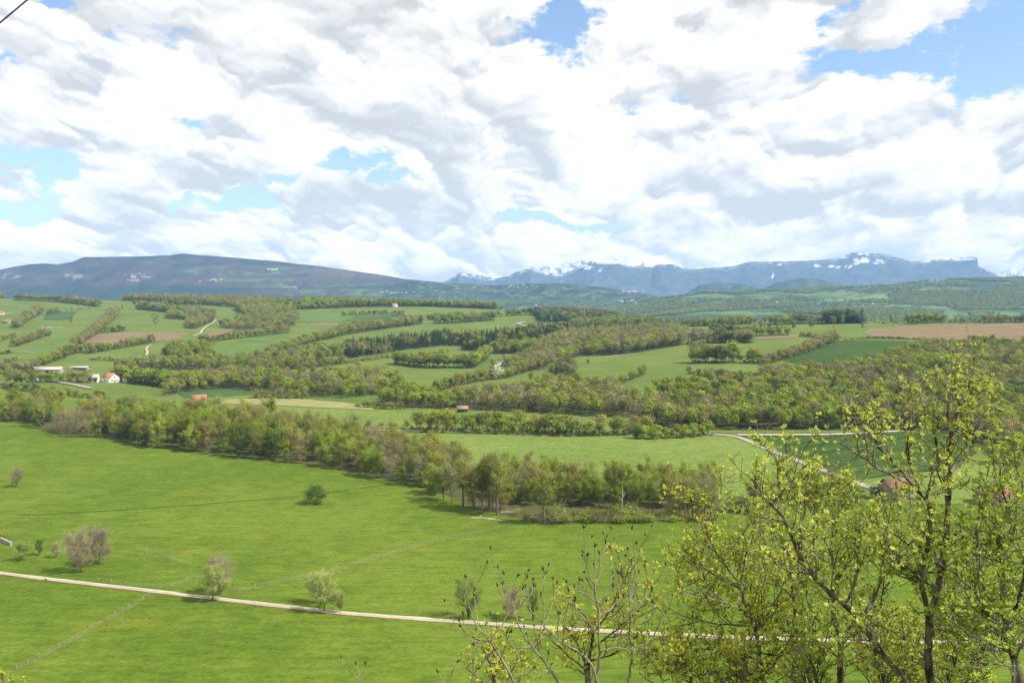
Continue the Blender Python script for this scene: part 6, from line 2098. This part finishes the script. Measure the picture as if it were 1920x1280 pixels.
nt += fg_tree('budding_tree', 'slender sapling between the golden crown and the leaning trunk', T4B, 13.4, 5, 'fg_leaf2', .9, .9, .9)
nt += fg_tree('budding_tree', 'dark-trunked leafy tree cut by the right picture edge', T5, 10.2, 6, 'fg_leaf', 1.1, .9, .85)
nt += fg_tree('budding_tree', 'small double-stemmed tree beside the dark trunk at the right edge', T5B, 12.2, 7, 'fg_leaf', 1.2, .95, 1.0)
nt += fg_tree('leafy_shrub', 'yellow-green shrub top at the bottom edge below the bare limbs', T7A, 13.5, 8, 'fg_leaf2', 1.1, .7, 1.0, cat='shrub')
nt += fg_tree('budding_tree', 'small yellow-green tree behind the bare budded shoots', T7B, 14.0, 9, 'fg_leaf2', .95, .75, 1.0)
nt += fg_tree('leafy_shrub', 'yellow-green shrub at the bottom edge left of the golden crown', T8, 13.0, 10, 'fg_leaf2', 1.2, .85, 1.0, cat='shrub')
nt += fg_tree('leafy_shrub', 'bright yellow-green shrub tip in the bottom left corner', [(4, 2, 0, 0, [(5, 1310), (8, 1285), (6, 1262)]), (3, 1, 0, .3, [(5, 1310), (20, 1290), (24, 1275)]), (3, 1, 0, .3, [(0, 1310), (-10, 1280), (-8, 1255)])], 14.0, 11, 'fg_leaf2', 1.0, .45, 1.0, cat='shrub')
for i, (x, lab) in enumerate(((1400, 'low yellow-green shrub filling the foot of the golden crown'), (1530, 'low leafy shrub under the straight thin tree'), (1655, 'low leafy shrub where the leaning trunk meets the edge'),
                             (1790, 'low leafy shrub right of the two dark stems'), (1725, 'leafy shrub behind the two dark stems'))):
    q = np.random.default_rng(300 + i)
    top = 1212 if i < 4 else 1150
    L = [(5, 3, 0, 0, [(x, 1310), (x + q.normal(0, 6), 1265), (x + q.normal(0, 12), top + 15)])]
    for k in range(7):
        sx = q.uniform(-75, 75)
        L.append((3, 1.2, 0, q.uniform(-.6, .6), [(x + sx * .15, 1300), (x + sx * .6, 1270 - q.uniform(0, 30)), (x + sx, top + abs(sx) * .5 + q.uniform(-10, 40))]))
    nt += fg_tree('leafy_shrub', lab, L, (12.0, 11.5, 11.8, 11.2, 14.5, 14.8, 14.2)[i], 200 + i, 'fg_leaf' if i % 2 else 'fg_leaf2', .9, .7, .8, cat='shrub')
print('tufts', nt)


# bare ash trees: long upswept shoots that end in dark buds, traced at 4x from (840, 980)
def q4(pts):
    return [(840 + x / 4.0, 980 + y / 4.0) for x, y in pts]


def ash(label, limbs, depth, seed):
    rng = np.random.default_rng(seed)
    lines, buds = [], []
    for i, (r0, r1, d0, d1, pts) in enumerate(limbs):
        p4 = q4(pts)
        n = len(p4)
        P = np.array([at_depth(p[0], p[1], depth + d0 + (d1 - d0) * k / max(1, n - 1)) for k, p in enumerate(p4)])
        L, r = smooth_line(P, np.linspace(r0, r1, n) * .45 * depth / FPX, rng, .08, .010)
        lines.append((L, r))
        if i == 0:
            b0 = L[0]
            foot = np.array([b0[0] + .3, b0[1] + .3, float(ground(b0[0] + .3, b0[1] + .3)) - .15])
            lines.append((np.array([foot, (foot + b0) / 2, b0]), np.array([1.4, 1.2, 1]) * r[0]))
        elif pts[0][1] >= 1190:
            q = np.array([L[0][0] + .2, L[0][1] + .2, float(ground(L[0][0] + .2, L[0][1] + .2)) - .15])
            lines.append((np.array([q, (q + L[0]) / 2, L[0]]), np.array([1.3, 1.1, 1]) * r[0]))
        if r1 < 1.6:
            buds.append((L[-1], L[-1] - L[-3], 1.0))
        # side shoots
        s = np.linalg.norm(np.diff(L, axis=0), axis=1).sum()
        for q in range(int(s * 3.0)):
            k = rng.integers(len(L) // 5, len(L) - 1)
            T = L[k] - L[k - 1]
            T /= np.linalg.norm(T) + 1e-9
            side = np.cross(T, rng.normal(0, 1, 3))
            side /= np.linalg.norm(side) + 1e-9
            ln = rng.uniform(.12, .55)
            c = twig_curve(L[k], T * .4 + side * .8, ln, rng, 6, 1.5, .05)
            lines.append((c, np.linspace(min(.007, r[k] * .7), .0035, len(c))))
            buds.append((c[-1], c[-1] - c[-2], .8))
            if ln > .3:
                for h in (3, 4):
                    buds.append((c[h], c[h + 1] - c[h] + rng.normal(0, .03, 3), .45))
    e = empty('bare_tree', foot)
    tag(e, label, 'tree')
    v, f = tubes(lines, 6)
    link('trunk', mesh_np('trunk', v - foot, f, [M['ash_bark']], smooth=True), e)
    bl = []
    for p, d, s in buds:
        d = d / (np.linalg.norm(d) + 1e-9)
        bl.append((np.array([p - d * .008, p + d * .012 * s, p + d * .035 * s, p + d * .055 * s]), np.array([.005, .013, .010, .003]) * s))
        for w in range(2):
            dd = d + rng.normal(0, .45, 3)
            bl.append((np.array([p, p + dd * .03 * s, p + dd * .05 * s]), np.array([.004, .007, .002]) * s))
    v, f = tubes(bl, 5)
    link('buds', mesh_np('buds', v - foot, f, [M['bud']]), e)


M['ash_bark'] = mat_bark('pale ash bark', (0.14, 0.115, 0.085), (0.33, 0.29, 0.23), 9.0)
ash('bare tree with many upswept budded shoots, two tallest spikes of the foreground', [
    (7, 4, 0, 0, [(1090, 1210), (1130, 1050), (1145, 950), (1130, 800), (1120, 650), (1105, 560), (1100, 460)]),
    (3, 1.2, 0, .1, [(1100, 460), (1060, 430), (1035, 370), (1018, 300), (1015, 200), (1020, 120), (1018, 40)]),
    (2.5, 1.2, 0, .2, [(1105, 460), (1150, 430), (1172, 370), (1165, 250), (1180, 150)]), (2, 1, 0, -.2, [(1090, 500), (1060, 450), (1045, 360), (1045, 250)]),
    (2, 1, 0, 0, [(1100, 460), (1108, 380), (1102, 280), (1100, 180)]), (2.5, 1, 0, .3, [(1120, 580), (1190, 540), (1228, 460), (1230, 380), (1218, 280), (1216, 190)]),
    (3, 1, 0, -.3, [(1100, 585), (1040, 545), (975, 512), (925, 490), (895, 445)]), (2, 1, -.2, -.3, [(980, 512), (970, 470), (985, 430)]),
    (3, 1, 0, .4, [(1125, 700), (1180, 680), (1240, 640), (1280, 560), (1300, 470), (1298, 380)]), (2.5, 1, 0, -.4, [(1130, 820), (1060, 760), (1000, 720), (960, 660), (950, 590)]),
    (3, 1.2, 0, .3, [(1145, 960), (1190, 935), (1260, 935), (1340, 945), (1430, 950), (1530, 945)])], 12.0, 21)
ash('bare tree with budded shoots right of the spiky one', [
    (6, 4, 0, 0, [(1360, 1210), (1382, 1000), (1386, 940), (1376, 780), (1365, 680), (1362, 570)]),
    (3, 1.2, 0, .1, [(1362, 570), (1378, 480), (1386, 380), (1380, 200), (1381, 50)]), (2.5, 1.2, 0, .2, [(1365, 570), (1405, 525), (1416, 420), (1410, 260), (1415, 160)]),
    (2.5, 1, 0, -.2, [(1355, 580), (1310, 530), (1290, 460), (1275, 380)]), (2.5, 1, 0, -.2, [(1360, 560), (1350, 460), (1355, 330), (1347, 200)]),
    (3, 1, 0, .4, [(1390, 770), (1470, 745), (1525, 700), (1545, 640), (1540, 600)]), (4, 1.4, 0, .3, [(1386, 950), (1460, 920), (1530, 850), (1575, 790), (1600, 720), (1625, 670)]),
    (2.5, 1, 0, .4, [(1370, 700), (1440, 640), (1470, 560), (1480, 420), (1475, 330)]), (2.5, 1, 0, -.4, [(1372, 740), (1310, 700), (1270, 640), (1250, 560), (1240, 480)]), (3, 1, 0, -.3, [(1384, 1000), (1330, 940), (1290, 880), (1250, 860)])], 12.6, 22)
ash('bare tree of long limbs leaning left over the track', [
    (6, 3, 0, 0, [(520, 1210), (440, 1080), (380, 980), (330, 880), (260, 830), (225, 770)]), (3, 1.2, 0, -.1, [(225, 770), (185, 700), (155, 620), (132, 545), (125, 470), (130, 410)]),
    (2, 1, 0, -.2, [(245, 832), (180, 825), (130, 800), (108, 745), (112, 680)]), (2.5, 1, 0, -.3, [(270, 900), (200, 898), (140, 870), (105, 800), (85, 735)]),
    (3, 1.2, 0, .3, [(320, 872), (370, 790), (415, 750), (445, 680), (466, 600), (455, 540), (428, 450), (420, 385)]), (2.5, 1, 0, .2, [(225, 770), (220, 670), (195, 570), (200, 505)]),
    (2, 1, 0, .2, [(300, 850), (300, 760), (315, 690)]), (3, 1, 0, .3, [(360, 940), (300, 990), (260, 1040), (240, 1080)])], 11.6, 23)
ash('bare tree with a straight limb in the middle of the leaning ones', [
    (6, 3, 0, 0, [(840, 1210), (760, 1100), (680, 990), (610, 900), (560, 820), (522, 750)]), (3, 1.2, 0, .1, [(522, 750), (492, 660), (468, 570), (480, 490), (512, 420), (520, 400)]),
    (2.5, 1, 0, .2, [(505, 690), (545, 630), (548, 560), (560, 500)]), (2.5, 1, 0, -.3, [(625, 920), (545, 940), (470, 922), (438, 870), (462, 820)]), (2, 1, 0, -.2, [(475, 600), (420, 570), (380, 510), (372, 470)]),
    (2.5, 1, 0, .3, [(600, 890), (575, 850), (572, 780)]), (2.5, 1, 0, .3, [(650, 920), (690, 870), (712, 810)]), (3, 1, 0, -.2, [(790, 1110), (700, 1100), (660, 1080)])], 12.2, 24)
ash('bare tree with an arching limb just left of the tallest spikes', [
    (6, 3, 0, 0, [(1130, 1210), (1110, 1110), (1010, 1000), (900, 920), (800, 850), (722, 775)]), (3, 1.2, 0, .1, [(722, 775), (655, 685), (612, 590), (582, 500), (595, 415)]),
    (3, 1.2, 0, .2, [(722, 775), (722, 620), (705, 480), (715, 355)]), (2.5, 1, 0, .3, [(742, 745), (790, 645), (812, 530), (815, 455)]), (2, 1, 0, .2, [(600, 560), (640, 500), (640, 430)]),
    (2, 1, 0, .2, [(706, 460), (735, 400), (730, 380)]), (3, 1, 0, -.3, [(1010, 1000), (1060, 930), (1085, 880)]), (2.5, 1, 0, -.3, [(870, 900), (880, 780), (905, 660), (905, 510)])], 11.8, 25)
ash('thin bare budded shoots poking up at the bottom edge', [(3, 1, 0, 0, [(-40, 1230), (30, 1160), (55, 1090), (68, 1045)]), (2.5, 1, 0, .1, [(-20, 1230), (-30, 1160), (-75, 1120)])], 12.5, 26)
ash('single bare shoot with a dark bud left of the leaning limbs', [(2, 1, 0, 0, [(180, 1210), (205, 1080), (212, 970), (195, 920)])], 12.5, 28)
ash('thin bare shoots at the bottom edge far left of the leaning limbs', [(2.5, 1, 0, 0, [(-670, 1230), (-660, 1120), (-690, 1060)]), (2, 1, 0, .1, [(-660, 1200), (-625, 1130), (-620, 1060)])], 13.0, 27)


# ------------------------------------------------------------------ haze
def build_haze():
    m, t, o = new_mat('haze')
    v = nd(t, 'ShaderNodeVolumePrincipled', {'Color': (*HAZE_C, 1), 'Density': HAZE_D, 'Anisotropy': 0.0})
    t.links.new(v.outputs[0], o.inputs['Volume'])
    x, y0, y1, z0, z1 = 19000, -19000, 19000, -330, 1000
    V = [(-x, y0, z0), (x, y0, z0), (x, y1, z0), (-x, y1, z0), (-x, y0, z1), (x, y0, z1), (x, y1, z1), (-x, y1, z1)]
    F = [(3, 2, 1, 0), (4, 5, 6, 7), (0, 1, 5, 4), (1, 2, 6, 5), (2, 3, 7, 6), (3, 0, 4, 7)]
    o = link('haze', mesh_np('haze', V, np.array(F), [m]))
    tag(o, 'pale blue haze filling the air', None, None, 'stuff')


HAZE_C = (0.31, 0.585, 1.0)
HAZE_D = AIR
build_haze()
